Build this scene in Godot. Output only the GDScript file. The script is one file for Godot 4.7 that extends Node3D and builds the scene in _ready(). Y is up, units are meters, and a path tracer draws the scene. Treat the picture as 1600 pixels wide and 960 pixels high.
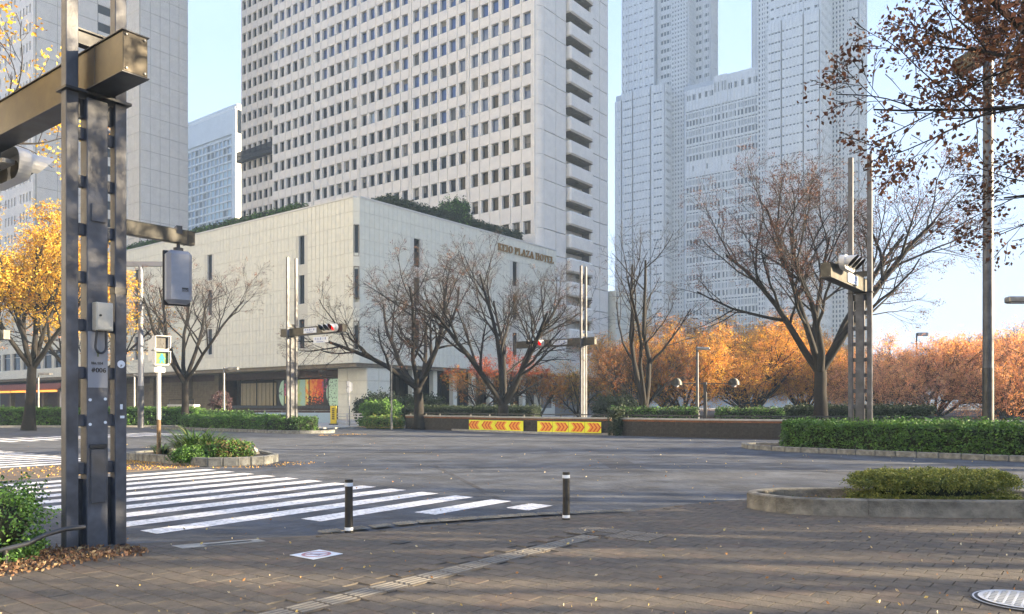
extends Node3D
# The world is laid out along the street grid: -z runs up one street ("a" metres), -x along the other ("b" metres).

class MB:
	var v := PackedVector3Array()
	var n := PackedVector3Array()
	var c := PackedColorArray()
	var col := Color(1, 1, 1)
	var use_col := false
	func tri(p: Vector3, q: Vector3, r: Vector3, np: Vector3, nq: Vector3, nr: Vector3) -> void:
		v.append(p); v.append(r); v.append(q)
		n.append(np); n.append(nr); n.append(nq)
		if use_col:
			c.append(col); c.append(col); c.append(col)
	func flat(p: Vector3, q: Vector3, r: Vector3) -> void:
		var k := (q - p).cross(r - p).normalized()
		tri(p, q, r, k, k, k)
	func quad(p: Vector3, q: Vector3, r: Vector3, s: Vector3) -> void:   # counter-clockwise seen from outside
		var k := (q - p).cross(r - p).normalized()
		tri(p, q, r, k, k, k); tri(p, r, s, k, k, k)
	func box(ce: Vector3, sz: Vector3, bs := Basis()) -> void:
		var x := bs.x * sz.x * 0.5
		var y := bs.y * sz.y * 0.5
		var z := bs.z * sz.z * 0.5
		quad(ce - x - y + z, ce + x - y + z, ce + x + y + z, ce - x + y + z)
		quad(ce + x - y - z, ce - x - y - z, ce - x + y - z, ce + x + y - z)
		quad(ce + x - y + z, ce + x - y - z, ce + x + y - z, ce + x + y + z)
		quad(ce - x - y - z, ce - x - y + z, ce - x + y + z, ce - x + y - z)
		quad(ce - x + y + z, ce + x + y + z, ce + x + y - z, ce - x + y - z)
		quad(ce - x - y - z, ce + x - y - z, ce + x - y + z, ce - x - y + z)
	func span(lo: Vector3, hi: Vector3) -> void:
		box((lo + hi) * 0.5, (hi - lo).abs())
	func cbox(ce: Vector3, sz: Vector3, e: float, bs := Basis()) -> void:  # box with chamfered edges
		var h := sz * 0.5
		var ax := [bs.x, bs.y, bs.z]
		var hh := [h.x, h.y, h.z]
		for i in 3:
			var j := (i + 1) % 3
			var k := (i + 2) % 3
			for s in [-1.0, 1.0]:
				var o: Vector3 = ce + ax[i] * hh[i] * s
				var u: Vector3 = ax[j] * (hh[j] - e) * s
				var w: Vector3 = ax[k] * (hh[k] - e)
				quad(o - u - w, o + u - w, o + u + w, o - u + w)
				# the edge between face i (sign s) and face j (sign t)
				for t in [-1.0, 1.0]:
					var p1: Vector3 = ce + ax[i] * hh[i] * s + ax[j] * (hh[j] - e) * t
					var p2: Vector3 = ce + ax[i] * (hh[i] - e) * s + ax[j] * hh[j] * t
					var q: Vector3 = ax[k] * (hh[k] - e)
					if s * t > 0:
						quad(p1 - q, p2 - q, p2 + q, p1 + q)
					else:
						quad(p1 + q, p2 + q, p2 - q, p1 - q)
		for sx in [-1.0, 1.0]:
			for sy in [-1.0, 1.0]:
				for sz2 in [-1.0, 1.0]:
					var g: Vector3 = ce + bs.x * (h.x - e) * sx + bs.y * (h.y - e) * sy + bs.z * (h.z - e) * sz2
					var a1: Vector3 = g + bs.x * e * sx
					var a2: Vector3 = g + bs.y * e * sy
					var a3: Vector3 = g + bs.z * e * sz2
					if sx * sy * sz2 > 0: flat(a1, a2, a3)
					else: flat(a1, a3, a2)
	func tile(o: Vector3, u: Vector3, w: Vector3, k: Vector3, e: float) -> void:   # a slab on a wall: o its low corner, u and w its sides, k how far it stands proud
		if u.cross(w).dot(k) < 0:
			var sw := u; u = w; w = sw
		var eu := u.normalized() * e
		var ew := w.normalized() * e
		var a0 := o + k + eu + ew
		var a1 := o + u + k - eu + ew
		var a2 := o + u + w + k - eu - ew
		var a3 := o + w + k + eu - ew
		quad(a0, a1, a2, a3)
		quad(o, o + u, a1, a0); quad(o + u, o + u + w, a2, a1); quad(o + u + w, o + w, a3, a2); quad(o + w, o, a0, a3)
	func tube(pts: PackedVector3Array, rad: PackedFloat32Array, sides: int, cap := false) -> void:
		var m := pts.size()
		var up := Vector3(0.31, 0.9, 0.27).normalized()
		var prev := PackedVector3Array()
		var prevn := PackedVector3Array()
		var t0 := (pts[1] - pts[0]).normalized()
		var x := t0.cross(up)
		if x.length() < 0.1: x = t0.cross(Vector3(1, 0, 0.2))
		x = x.normalized()
		for i in m:
			var t := (pts[mini(i + 1, m - 1)] - pts[maxi(i - 1, 0)]).normalized()
			x = (x - t * x.dot(t)).normalized()
			var y := t.cross(x)
			var cur := PackedVector3Array()
			var curn := PackedVector3Array()
			for s in sides:
				var a := TAU * s / sides
				var d := x * cos(a) + y * sin(a)
				cur.append(pts[i] + d * rad[i]); curn.append(d)
			if i > 0:
				for s in sides:
					var s2 := (s + 1) % sides
					tri(prev[s], prev[s2], cur[s2], prevn[s], prevn[s2], curn[s2])
					tri(prev[s], cur[s2], cur[s], prevn[s], curn[s2], curn[s])
			if cap and (i == 0 or i == m - 1):
				for s in range(1, sides - 1):
					if i == 0: flat(cur[0], cur[s + 1], cur[s])
					else: flat(cur[0], cur[s], cur[s + 1])
			prev = cur; prevn = curn
	func cyl(p: Vector3, q: Vector3, r: float, sides := 12, r2 := -1.0) -> void:
		tube(PackedVector3Array([p, q]), PackedFloat32Array([r, r if r2 < 0 else r2]), sides, true)
	func prism(poly: PackedVector2Array, y0: float, y1: float) -> void:   # poly of (x, z)
		var ids := Geometry2D.triangulate_polygon(poly)
		for i in range(0, ids.size(), 3):
			var p := poly[ids[i]]
			var q := poly[ids[i + 1]]
			var r := poly[ids[i + 2]]
			var A := Vector3(p.x, y1, p.y)
			var B := Vector3(q.x, y1, q.y)
			var C := Vector3(r.x, y1, r.y)
			if (B - A).cross(C - A).y > 0: flat(A, B, C)
			else: flat(A, C, B)
		if y0 >= y1: return
		var cw := Geometry2D.is_polygon_clockwise(poly)
		for i in poly.size():
			var p := poly[i]
			var q := poly[(i + 1) % poly.size()]
			if cw:
				var t := p; p = q; q = t
			quad(Vector3(q.x, y0, q.y), Vector3(p.x, y0, p.y), Vector3(p.x, y1, p.y), Vector3(q.x, y1, q.y))
	func done() -> ArrayMesh:
		var m := ArrayMesh.new()
		if v.is_empty(): return m
		var arr := []
		arr.resize(Mesh.ARRAY_MAX)
		arr[Mesh.ARRAY_VERTEX] = v
		arr[Mesh.ARRAY_NORMAL] = n
		if use_col: arr[Mesh.ARRAY_COLOR] = c
		m.add_surface_from_arrays(Mesh.PRIMITIVE_TRIANGLES, arr)
		return m

var rng := RandomNumberGenerator.new()
var used := {}
var X := {}      # textures
var M := {}      # materials

func R(a: float, b: float) -> float: return rng.randf_range(a, b)
func w(a: float, b: float, h := 0.0) -> Vector3: return Vector3(-b, h, -a)          # street-grid metres to world
func g(x: float, d: float, h := 0.0) -> Vector3: return w(0.61 * x + 0.792 * d, -0.792 * x + 0.61 * d, h)   # metres right of and ahead of the corner where one stands
func lin(r: float, gg: float, b: float) -> Color: return Color(r, gg, b).linear_to_srgb()

func numbered(called: String) -> String:
	if not used.has(called):
		used[called] = 0
		return called
	used[called] += 1
	return "%s_%03d" % [called, used[called]]

func tag(o: Node, label: String, category := "", group := "", kind := "") -> void:
	if label: o.set_meta("label", label)
	if category: o.set_meta("category", category)
	if group: o.set_meta("group", group)
	if kind: o.set_meta("kind", kind)

func thing(called: String, label: String, category: String, at := Vector3.ZERO, turn := 0.0, group := "") -> Node3D:
	var o := Node3D.new()
	o.name = numbered(called)
	add_child(o)
	o.position = at
	o.rotation.y = turn
	tag(o, label, category, group)
	return o

func part(called: String, mb: Variant, m: Material, parent: Node, at := Vector3.ZERO, kind := "") -> MeshInstance3D:
	var o := MeshInstance3D.new()
	o.mesh = mb.done() if mb is MB else mb
	o.material_override = m
	o.name = called
	parent.add_child(o, true)
	o.position = at
	if kind: o.set_meta("kind", kind)
	return o

func struct(called: String, mb: MB, m: Material, at := Vector3.ZERO) -> MeshInstance3D:
	return part(numbered(called), mb, m, self, at, "structure")

func mm(called: String, mesh: Mesh, m: Material, xf: Array, cols: Array, parent: Node) -> MultiMeshInstance3D:
	var q := MultiMesh.new()
	q.transform_format = MultiMesh.TRANSFORM_3D
	q.use_colors = true
	q.mesh = mesh
	q.instance_count = xf.size()
	for i in xf.size():
		q.set_instance_transform(i, xf[i])
		q.set_instance_color(i, cols[i])
	var o := MultiMeshInstance3D.new()
	o.multimesh = q
	o.material_override = m
	o.name = called
	parent.add_child(o, true)
	o.set_meta("kind", "stuff")
	return o

func rot_rand() -> Basis:
	return Basis.from_euler(Vector3(R(-PI, PI), R(-PI, PI), R(-PI, PI)))

func noise_tex(freq: float, oct: int, lo: float, hi: float, sd: int, size := 512, kind := FastNoiseLite.TYPE_SIMPLEX_SMOOTH) -> NoiseTexture2D:
	var f := FastNoiseLite.new()
	f.noise_type = kind
	f.seed = sd
	f.frequency = freq
	f.fractal_octaves = oct
	f.fractal_gain = 0.62
	var t := NoiseTexture2D.new()
	t.width = size; t.height = size
	t.seamless = true
	t.noise = f
	var gr := Gradient.new()
	gr.set_color(0, Color(lo, lo, lo)); gr.set_color(1, Color(hi, hi, hi))
	t.color_ramp = gr
	return t

func bump_tex(freq: float, oct: int, strength: float, sd: int) -> NoiseTexture2D:
	var t := noise_tex(freq, oct, 0, 1, sd)
	t.color_ramp = null
	t.as_normal_map = true
	t.bump_strength = strength
	return t

func mat(called: String, col: Color, rough: float, tex := "", scale := 1.0, metal := 0.0, nrm := "", nscale := 0.5) -> StandardMaterial3D:
	var m := StandardMaterial3D.new()
	m.albedo_color = col
	m.roughness = rough
	m.metallic = metal
	if tex or nrm:
		m.uv1_triplanar = true
		m.uv1_world_triplanar = true
		m.uv1_scale = Vector3.ONE * scale
	if tex: m.albedo_texture = X[tex]
	if nrm:
		m.normal_enabled = true
		m.normal_texture = X[nrm]
		m.normal_scale = nscale
	M[called] = m
	return m

func leaf_mat(called: String, back: Color, rough := 0.55) -> void:
	var m := StandardMaterial3D.new()
	m.vertex_color_use_as_albedo = true
	m.roughness = rough
	m.backlight_enabled = true
	m.backlight = back
	M[called] = m

# ---- leaves, twigs, trees -------------------------------------------------------------
func clump(n: int, size: float, spread: float, sd: int) -> ArrayMesh:
	rng.seed = sd
	var mb := MB.new()
	mb.use_col = true
	for i in n:
		var p := Vector3(R(-1, 1), R(-1, 1), R(-1, 1)) * spread
		var b := rot_rand()
		var l := size * R(0.7, 1.25)
		var k := R(0.75, 1.2)
		mb.col = Color(k, k, k)
		var x := b.x * l * 0.5
		var y := b.y * l * 0.3
		var z := b.z * l * 0.1
		mb.flat(p - x, p - y + z, p + x); mb.flat(p - x, p + x, p + y + z)
	return mb.done()

var tw := {}
func grow(st: Dictionary, p: Vector3, d: Vector3, length: float, r: float, level: int, mb: MB) -> void:
	var o: Dictionary = st.o
	var last: int = o.levels
	var nseg: int = [6, 7, 5, 4, 3][mini(level, 4)]
	var pts := PackedVector3Array([p])
	var rad := PackedFloat32Array([r])
	var tip: float = maxf(r * o.taper, o.thin)
	var q := p
	var dd := d
	var dirs := [d]
	for i in nseg:
		var t := float(i + 1) / nseg
		dd = (dd + Vector3(R(-1, 1), R(-0.8, 0.8), R(-1, 1)) * o.wob + Vector3.UP * o.up * (1.0 if level < 2 else 0.4)).normalized()
		q += dd * length / nseg
		pts.append(q); rad.append(lerpf(r, tip, t)); dirs.append(dd)
	var m: MB = mb if level < 3 else st.twigs
	m.tube(pts, rad, [9, 7, 5, 3, 3][mini(level, 4)])
	if level >= last:
		st.ends.append(q); st.ends.append(pts[pts.size() - 2])
		return
	var kids: int = o.kids[level]
	for i in kids:
		var t := lerpf(0.28, 1.0, (i + R(0.0, 0.8)) / kids)
		var f := t * nseg
		var k := clampi(int(f), 0, nseg - 1)
		var s := pts[k].lerp(pts[k + 1], f - k)
		var dir: Vector3 = dirs[k + 1]
		var side := dir.cross(rot_rand().x).normalized()
		var ang := deg_to_rad(R(o.ang * 0.6, o.ang * 1.25))
		var nd := (dir * cos(ang) + side * sin(ang)).normalized()
		grow(st, s, nd, length * R(o.ratio * 0.75, o.ratio * 1.15) * lerpf(1.1, 0.7, t), lerpf(r, tip, t) * R(0.46, 0.66), level + 1, m)

# o: fork height, limbs, spread (0 upright .. 1 flat), height, kids ...
func tree(called: String, label: String, category: String, group: String, at: Vector3, sd: int, o: Dictionary) -> Node3D:
	rng.seed = sd
	var t := thing(called, label, category, at, 0.0, group)
	var st := {"o": o, "twigs": MB.new(), "ends": []}
	var tr := MB.new()
	var pts := PackedVector3Array()
	var rad := PackedFloat32Array()
	var lean: Vector3 = Vector3(R(-1, 1), 0, R(-1, 1)) * o.get("lean", 0.06)
	for i in 7:
		var h: float = o.fork * i / 6.0
		pts.append(Vector3(0, h - 0.1, 0) + lean * h + Vector3(R(-1, 1), 0, R(-1, 1)) * 0.02)
		rad.append(o.r * (1.0 + 0.55 * pow(1.0 - i / 6.0, 5)) * lerpf(1.0, 0.86, i / 6.0))
	tr.tube(pts, rad, 12)
	part("trunk", tr, M.bark, t)
	var top := pts[6]
	var n: int = o.limbs
	var a0: float = o.get("turn", R(0, TAU))
	for i in n:
		var a := a0 + TAU * i / n + R(-0.25, 0.25)
		var sp: float = o.spread * R(0.7, 1.2)
		if i == n - 1 and n > 3: sp *= 0.3
		var d := Vector3(cos(a) * sp, 1.0, sin(a) * sp).normalized()
		var mb := MB.new()
		grow(st, top - Vector3(0, R(0.05, 0.35) * o.fork * 0.25, 0), d, o.limb * R(0.88, 1.12), o.r * R(0.5, 0.66), 0, mb)
		part("branch", mb, M.bark, t)
	part("twigs", st.twigs, M.twig, t, Vector3.ZERO, "stuff")
	var cnt: int = o.get("leaves", 0)
	if cnt > 0:
		var xf := []
		var cs := []
		var ends: Array = st.ends
		var pal: Array = o.pal
		for i in cnt:
			var e: Vector3 = ends[rng.randi() % ends.size()]
			var j: float = o.get("jit", 0.3)
			e += Vector3(R(-1, 1), R(-1, 0.6), R(-1, 1)) * j
			if e.y < o.get("floor", 0.4): continue
			var s: float = R(0.7, 1.3) * o.get("leaf", 1.0)
			xf.append(Transform3D(rot_rand().scaled(Vector3.ONE * s), e))
			var c: Color = pal[rng.randi() % pal.size()]
			var k := R(0.75, 1.25)
			cs.append(Color(c.r * k, c.g * k * R(0.9, 1.1), c.b * k))
		mm("leaves", X[o.get("clump", "clump")], M[o.get("lm", "leaf_warm")], xf, cs, t)
	return t

func copy(src: Node3D, label: String, at: Vector3, turn: float, sc := 1.0) -> Node3D:
	var base := String(src.name).rstrip("0123456789").trim_suffix("_")
	var r: Node3D = src.duplicate()
	r.name = numbered(base)
	add_child(r)
	r.position = at
	r.rotation.y = turn
	r.scale = Vector3.ONE * sc
	r.set_meta("label", label)
	return r

# A clipped hedge: a dark heart with leaves over its top and sides. poly is its plan in world (x, z).
func hedge(called: String, label: String, group: String, poly: PackedVector2Array, y0: float, h: float, dens: float, ls: float, pal: Array, sd: int, rough_top := 0.06, cl := "clump_hedge", skew := 0.0) -> Node3D:
	rng.seed = sd
	var c := Vector2.ZERO
	for p in poly: c += p / poly.size()
	var t := thing(called, label, "hedge" if called.contains("hedge") else "shrub", Vector3(c.x, y0, c.y), 0, group)
	var loc := PackedVector2Array()
	for p in poly: loc.append((p - c))
	var shr := Geometry2D.offset_polygon(loc, -0.10 - ls)
	var core := MB.new()
	if shr.size() > 0: core.prism(shr[0], 0.0, h - 0.07 - ls)
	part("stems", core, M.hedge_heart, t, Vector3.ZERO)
	var xf := []
	var cs := []
	if Geometry2D.is_polygon_clockwise(loc): loc.reverse()
	var fn := FastNoiseLite.new()
	fn.seed = sd
	fn.frequency = 0.35
	# sides
	for i in loc.size():
		var p := loc[i]
		var q := loc[(i + 1) % loc.size()]
		var L := p.distance_to(q)
		for k in int(L * h * dens):
			var f := rng.randf()
			var pos := p.lerp(q, f)
			var y := R(0.03, h)
			var inn := R(0.0, 0.14)
			var nn := Vector2(q.y - p.y, p.x - q.x).normalized()
			pos -= nn * (inn - 0.12 * fn.get_noise_3d(pos.x * 3, y * 3, pos.y * 3))
			xf.append(Transform3D(rot_rand().scaled(Vector3.ONE * R(0.75, 1.3) * ls / 0.07), Vector3(pos.x, y * 0.98, pos.y)))
	# top
	var bb := Rect2(loc[0], Vector2.ZERO)
	for p in loc: bb = bb.expand(p)
	for k in int(bb.size.x * bb.size.y * dens):
		var pos := Vector2(R(bb.position.x, bb.end.x), R(bb.position.y, bb.end.y))
		if not Geometry2D.is_point_in_polygon(pos, loc): continue
		var y := h - R(0.0, 0.12) + rough_top * fn.get_noise_2d(pos.x * 4, pos.y * 4) * 2.0 + (R(0.0, rough_top * 2.5) if rng.randf() < 0.12 else 0.0)
		xf.append(Transform3D(rot_rand().scaled(Vector3.ONE * R(0.75, 1.3) * ls / 0.07), Vector3(pos.x, y, pos.y)))
	for x in xf:
		var cc: Color = pal[rng.randi() % pal.size()]
		var k := R(0.7, 1.3)
		cs.append(Color(cc.r * k, cc.g * k, cc.b * k))
	mm("leaves", X[cl], M.leaf_green, xf, cs, t)
	return t

# A wall skin with window openings: horizontal bands and piers stand d in front of what lies behind. u runs to the right seen from outside, k points outwards.
func skin(wall: MB, o: Vector3, u: Vector3, k: Vector3, wid: float, h0: float, tops: Array, wh: float, h1: float, cols: Array, ww: float, d: float, inset := 0.0) -> void:
	var up := Vector3.UP
	var bs := Basis(u, up, k)
	var put := func(x0: float, x1: float, y0: float, y1: float, dd: float) -> void:
		if x1 - x0 > 0.005 and y1 - y0 > 0.005:
			wall.box(o + u * (x0 + x1) * 0.5 + up * (y0 + y1) * 0.5 - k * (d * 0.5 + dd * 0.5), Vector3(x1 - x0, y1 - y0, d - dd), bs)
	var y := h0
	for tp in tops:
		put.call(0.0, wid, y, tp - wh, inset)
		var x := 0.0
		for cx in cols:
			put.call(x, cx - ww * 0.5, tp - wh, tp, 0.0)
			x = cx + ww * 0.5
		put.call(x, wid, tp - wh, tp, 0.0)
		y = tp
	put.call(0.0, wid, y, h1, inset)

func _ready() -> void:
	# camera: standing on the pavement, lens raised
	var cam := Camera3D.new()
	cam.name = "camera"
	add_child(cam)
	cam.position = Vector3(0, 1.65, 0)
	cam.rotation.y = asin(0.61)
	cam.projection = Camera3D.PROJECTION_FRUSTUM
	cam.near = 0.05
	cam.far = 6000.0
	cam.size = 0.05 * 960.0 / 1233.0
	cam.frustum_offset = Vector2(0, 0.05 * 152.0 / 1233.0)
	cam.current = true
	# sky and sun
	var env := Environment.new()
	env.tonemap_mode = Environment.TONE_MAPPER_LINEAR
	env.tonemap_exposure = 8.4
	env.background_mode = Environment.BG_SKY
	var sm := ProceduralSkyMaterial.new()
	sm.sky_top_color = lin(0.25, 0.40, 0.80)
	sm.sky_horizon_color = lin(0.53, 0.64, 0.76)
	sm.sky_curve = 0.22
	sm.ground_bottom_color = lin(0.10, 0.10, 0.10)
	sm.ground_horizon_color = lin(0.35, 0.38, 0.40)
	sm.sun_angle_max = 42.0
	sm.sun_curve = 0.5
	sm.energy_multiplier = 0.245
	var sky := Sky.new()
	sky.sky_material = sm
	env.sky = sky
	env.ambient_light_source = Environment.AMBIENT_SOURCE_SKY
	env.sdfgi_enabled = true
	env.ssao_enabled = true
	env.ssil_enabled = true
	env.fog_enabled = true
	env.fog_density = 0.00075
	env.fog_light_color = Color(0.76, 0.88, 1.0)
	var we := WorldEnvironment.new()
	we.name = "environment"
	we.environment = env
	add_child(we)
	var sun := DirectionalLight3D.new()
	sun.name = "sun"
	add_child(sun)
	var el := deg_to_rad(12.5)
	var az := deg_to_rad(94.0)          # to the right of the view axis
	var to := g(sin(az), cos(az)) * cos(el) + Vector3.UP * sin(el)
	sun.look_at_from_position(to * 100.0, Vector3.ZERO)
	sun.light_energy = 1.6
	sun.light_color = Color(1.0, 0.90, 0.74)
	sun.light_angular_distance = 0.55
	sun.shadow_enabled = true
	make_materials()
	ground()
	podium()
	main_tower()
	south_tower()
	far_block()
	twin_towers()
	off_street_blocks()
	street_things()
	small_things()
	plants()
	litter()

func make_materials() -> void:
	X.weak = noise_tex(0.012, 5, 0.93, 1.0, 3)
	X.mid = noise_tex(0.010, 6, 0.74, 1.0, 5)
	X.strong = noise_tex(0.008, 6, 0.45, 1.0, 9)
	X.worn = noise_tex(0.02, 6, 0.66, 1.25, 33)
	X.road = noise_tex(0.004, 9, 0.52, 1.0, 21, 2048)
	X.grain = bump_tex(0.09, 3, 6.0, 4)
	X.lumps = bump_tex(0.03, 4, 8.0, 8)
	X.metal = noise_tex(0.006, 4, 0.55, 1.0, 13)
	mat("road", lin(0.096, 0.113, 0.140), 0.82, "road", 0.085, 0.0, "grain", 0.10)
	mat("label_grey", lin(0.22, 0.24, 0.28), 0.5)
	mat("roller_blind", lin(0.16, 0.155, 0.14), 0.7)
	mat("grate", lin(0.45, 0.48, 0.52), 0.5)
	mat("road_mend", lin(0.070, 0.080, 0.098), 0.85, "road", 0.11, 0.0, "grain", 0.1)
	mat("ground", lin(0.16, 0.15, 0.13), 0.9, "mid", 0.05)
	mat("paint", lin(0.80, 0.81, 0.82), 0.6, "worn", 0.8)
	mat("grout", lin(0.110, 0.096, 0.080), 0.95, "mid", 0.7)
	mat("paver_a", lin(0.138, 0.118, 0.094), 0.8, "mid", 0.9, 0.0, "grain", 0.6)
	mat("paver_b", lin(0.132, 0.114, 0.092), 0.8, "mid", 0.8, 0.0, "grain", 0.6)
	mat("paver_c", lin(0.148, 0.118, 0.092), 0.8, "mid", 1.0, 0.0, "grain", 0.6)
	mat("paver_d", lin(0.124, 0.110, 0.091), 0.8, "mid", 0.75, 0.0, "grain", 0.6)
	mat("tactile", lin(0.25, 0.235, 0.20), 0.7, "mid", 1.3, 0.0, "grain", 0.4)
	mat("concrete", lin(0.33, 0.32, 0.28), 0.85, "strong", 0.55, 0.0, "grain", 0.6)
	mat("concrete_pale", lin(0.46, 0.45, 0.41), 0.85, "mid", 0.5, 0.0, "grain", 0.5)
	mat("kerb", lin(0.34, 0.35, 0.33), 0.85, "strong", 0.6, 0.0, "grain", 0.5)
	mat("soil", lin(0.07, 0.05, 0.035), 0.95, "strong", 0.9, 0.0, "lumps", 0.8)
	mat("tile", lin(0.69, 0.69, 0.59), 0.5, "weak", 0.16)
	mat("tile_skin", lin(0.52, 0.52, 0.46), 0.8)
	mat("park", lin(0.20, 0.105, 0.05), 0.95, "strong", 0.6, 0.0, "lumps", 1.0)
	mat("tile_joint", lin(0.33, 0.31, 0.27), 0.9)
	mat("panel", lin(0.76, 0.73, 0.66), 0.62, "weak", 0.10)
	mat("panel_cool", lin(0.81, 0.79, 0.73), 0.6, "weak", 0.08)
	mat("joint_dark", lin(0.20, 0.195, 0.185), 0.9)
	mat("soffit", lin(0.20, 0.17, 0.12), 0.8, "mid", 0.3)
	mat("coping", lin(0.6, 0.6, 0.57), 0.4, "weak", 0.3)
	mat("brown_wall", lin(0.085, 0.050, 0.038), 0.6, "mid", 0.4)
	mat("dark_wall", lin(0.045, 0.040, 0.036), 0.7, "mid", 0.4)
	mat("granite", lin(0.62, 0.62, 0.60), 0.6, "weak", 0.03)
	mat("granite_dark", lin(0.40, 0.42, 0.44), 0.6, "weak", 0.03)
	mat("post", lin(0.115, 0.130, 0.165), 0.48, "metal", 0.55, 0.0, "grain", 0.05)
	mat("post_dark", lin(0.055, 0.062, 0.075), 0.45, "metal", 0.7, 0.2)
	mat("bronze", lin(0.072, 0.056, 0.032), 0.36, "metal", 0.8, 0.3)
	mat("beam", lin(0.092, 0.088, 0.072), 0.42, "metal", 0.8, 0.15)
	mat("steel", lin(0.42, 0.43, 0.44), 0.35, "metal", 0.9, 0.6)
	mat("white_paint", lin(0.55, 0.56, 0.56), 0.4, "weak", 1.5)
	mat("grey_box", lin(0.24, 0.265, 0.32), 0.45, "weak", 1.6, 0.1)
	mat("pale_box", lin(0.46, 0.46, 0.42), 0.45, "weak", 2.0, 0.1)
	mat("black_rubber", lin(0.020, 0.020, 0.020), 0.42, "mid", 3.0)
	mat("black", lin(0.010, 0.010, 0.011), 0.5)
	mat("rust", lin(0.30, 0.20, 0.11), 0.7, "strong", 1.4)
	mat("sign_blue", lin(0.055, 0.13, 0.42), 0.5)
	mat("sign_white", lin(0.66, 0.72, 0.80), 0.45)
	mat("yellow", lin(0.84, 0.80, 0.03), 0.5)
	mat("sign_yellow", lin(0.72, 0.55, 0.05), 0.5)
	mat("red_orange", lin(0.62, 0.07, 0.01), 0.5)
	mat("orange_light", lin(0.85, 0.33, 0.04), 0.5)
	mat("orange_band", lin(0.36, 0.12, 0.03), 0.6, "strong", 0.8)
	mat("gold", lin(0.32, 0.19, 0.06), 0.4, "", 1.0, 0.5)
	mat("bark", lin(0.020, 0.016, 0.0145), 0.9, "strong", 1.4, 0.0, "lumps", 0.9)
	mat("twig", lin(0.030, 0.025, 0.022), 0.85)
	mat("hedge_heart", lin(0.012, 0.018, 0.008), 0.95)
	mat("stem_green", lin(0.09, 0.13, 0.035), 0.7)
	mat("brick_face", lin(0.088, 0.080, 0.072), 0.75, "strong", 1.2, 0.0, "grain", 0.5)
	mat("brick_joint", lin(0.045, 0.042, 0.04), 0.9)
	mat("blind", lin(0.34, 0.31, 0.22), 0.7, "weak", 0.5)
	mat("roof_tile", lin(0.30, 0.09, 0.04), 0.6, "mid", 0.9)
	mat("pale_blue", lin(0.40, 0.52, 0.58), 0.5, "weak", 0.6)
	var gl := [["glass_dark", lin(0.010, 0.012, 0.016), 0.05], ["glass_sky_tint", lin(0.030, 0.045, 0.085), 0.5], ["glass_grey", lin(0.050, 0.055, 0.058), 0.1], ["glass_pale", lin(0.16, 0.20, 0.24), 0.35], ["glass_shop", lin(0.012, 0.012, 0.012), 0.05]]
	for q in gl:
		var m := mat(q[0], q[1], 0.06, "", 1.0, q[2])
		m.metallic_specular = 0.40
		if q[0] == "glass_sky_tint": m.albedo_color = lin(0.085, 0.125, 0.23)
		if q[0] == "glass_grey": m.albedo_color = lin(0.075, 0.082, 0.09)
		if q[0] == "glass_pale": m.albedo_color = lin(0.26, 0.32, 0.38)
	leaf_mat("leaf_warm", Color(1.0, 0.80, 0.42))
	leaf_mat("leaf_green", Color(0.30, 0.42, 0.10), 0.62)
	leaf_mat("leaf_dry", Color(0.30, 0.20, 0.10), 0.8)
	for q in [["lamp_red", Color(1.0, 0.05, 0.03), 0.16], ["lamp_green", Color(0.03, 0.95, 0.50), 0.13], ["lamp_warm", Color(1.0, 0.62, 0.25), 0.22], ["lamp_white", Color(1.0, 0.96, 0.85), 1.6]]:
		var m := mat(q[0], q[1], 0.3)
		m.emission_enabled = true
		m.emission = q[1]
		m.emission_energy_multiplier = q[2]
	X.clump = clump(6, 0.10, 0.16, 11)
	X.clump_fine = clump(6, 0.07, 0.12, 12)
	X.clump_hedge = clump(5, 0.075, 0.06, 13)
	X.clump_big = clump(7, 0.16, 0.30, 14)
	X.leaf1 = clump(1, 0.07, 0.0, 15)
	M.poster = poster_material()

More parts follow.
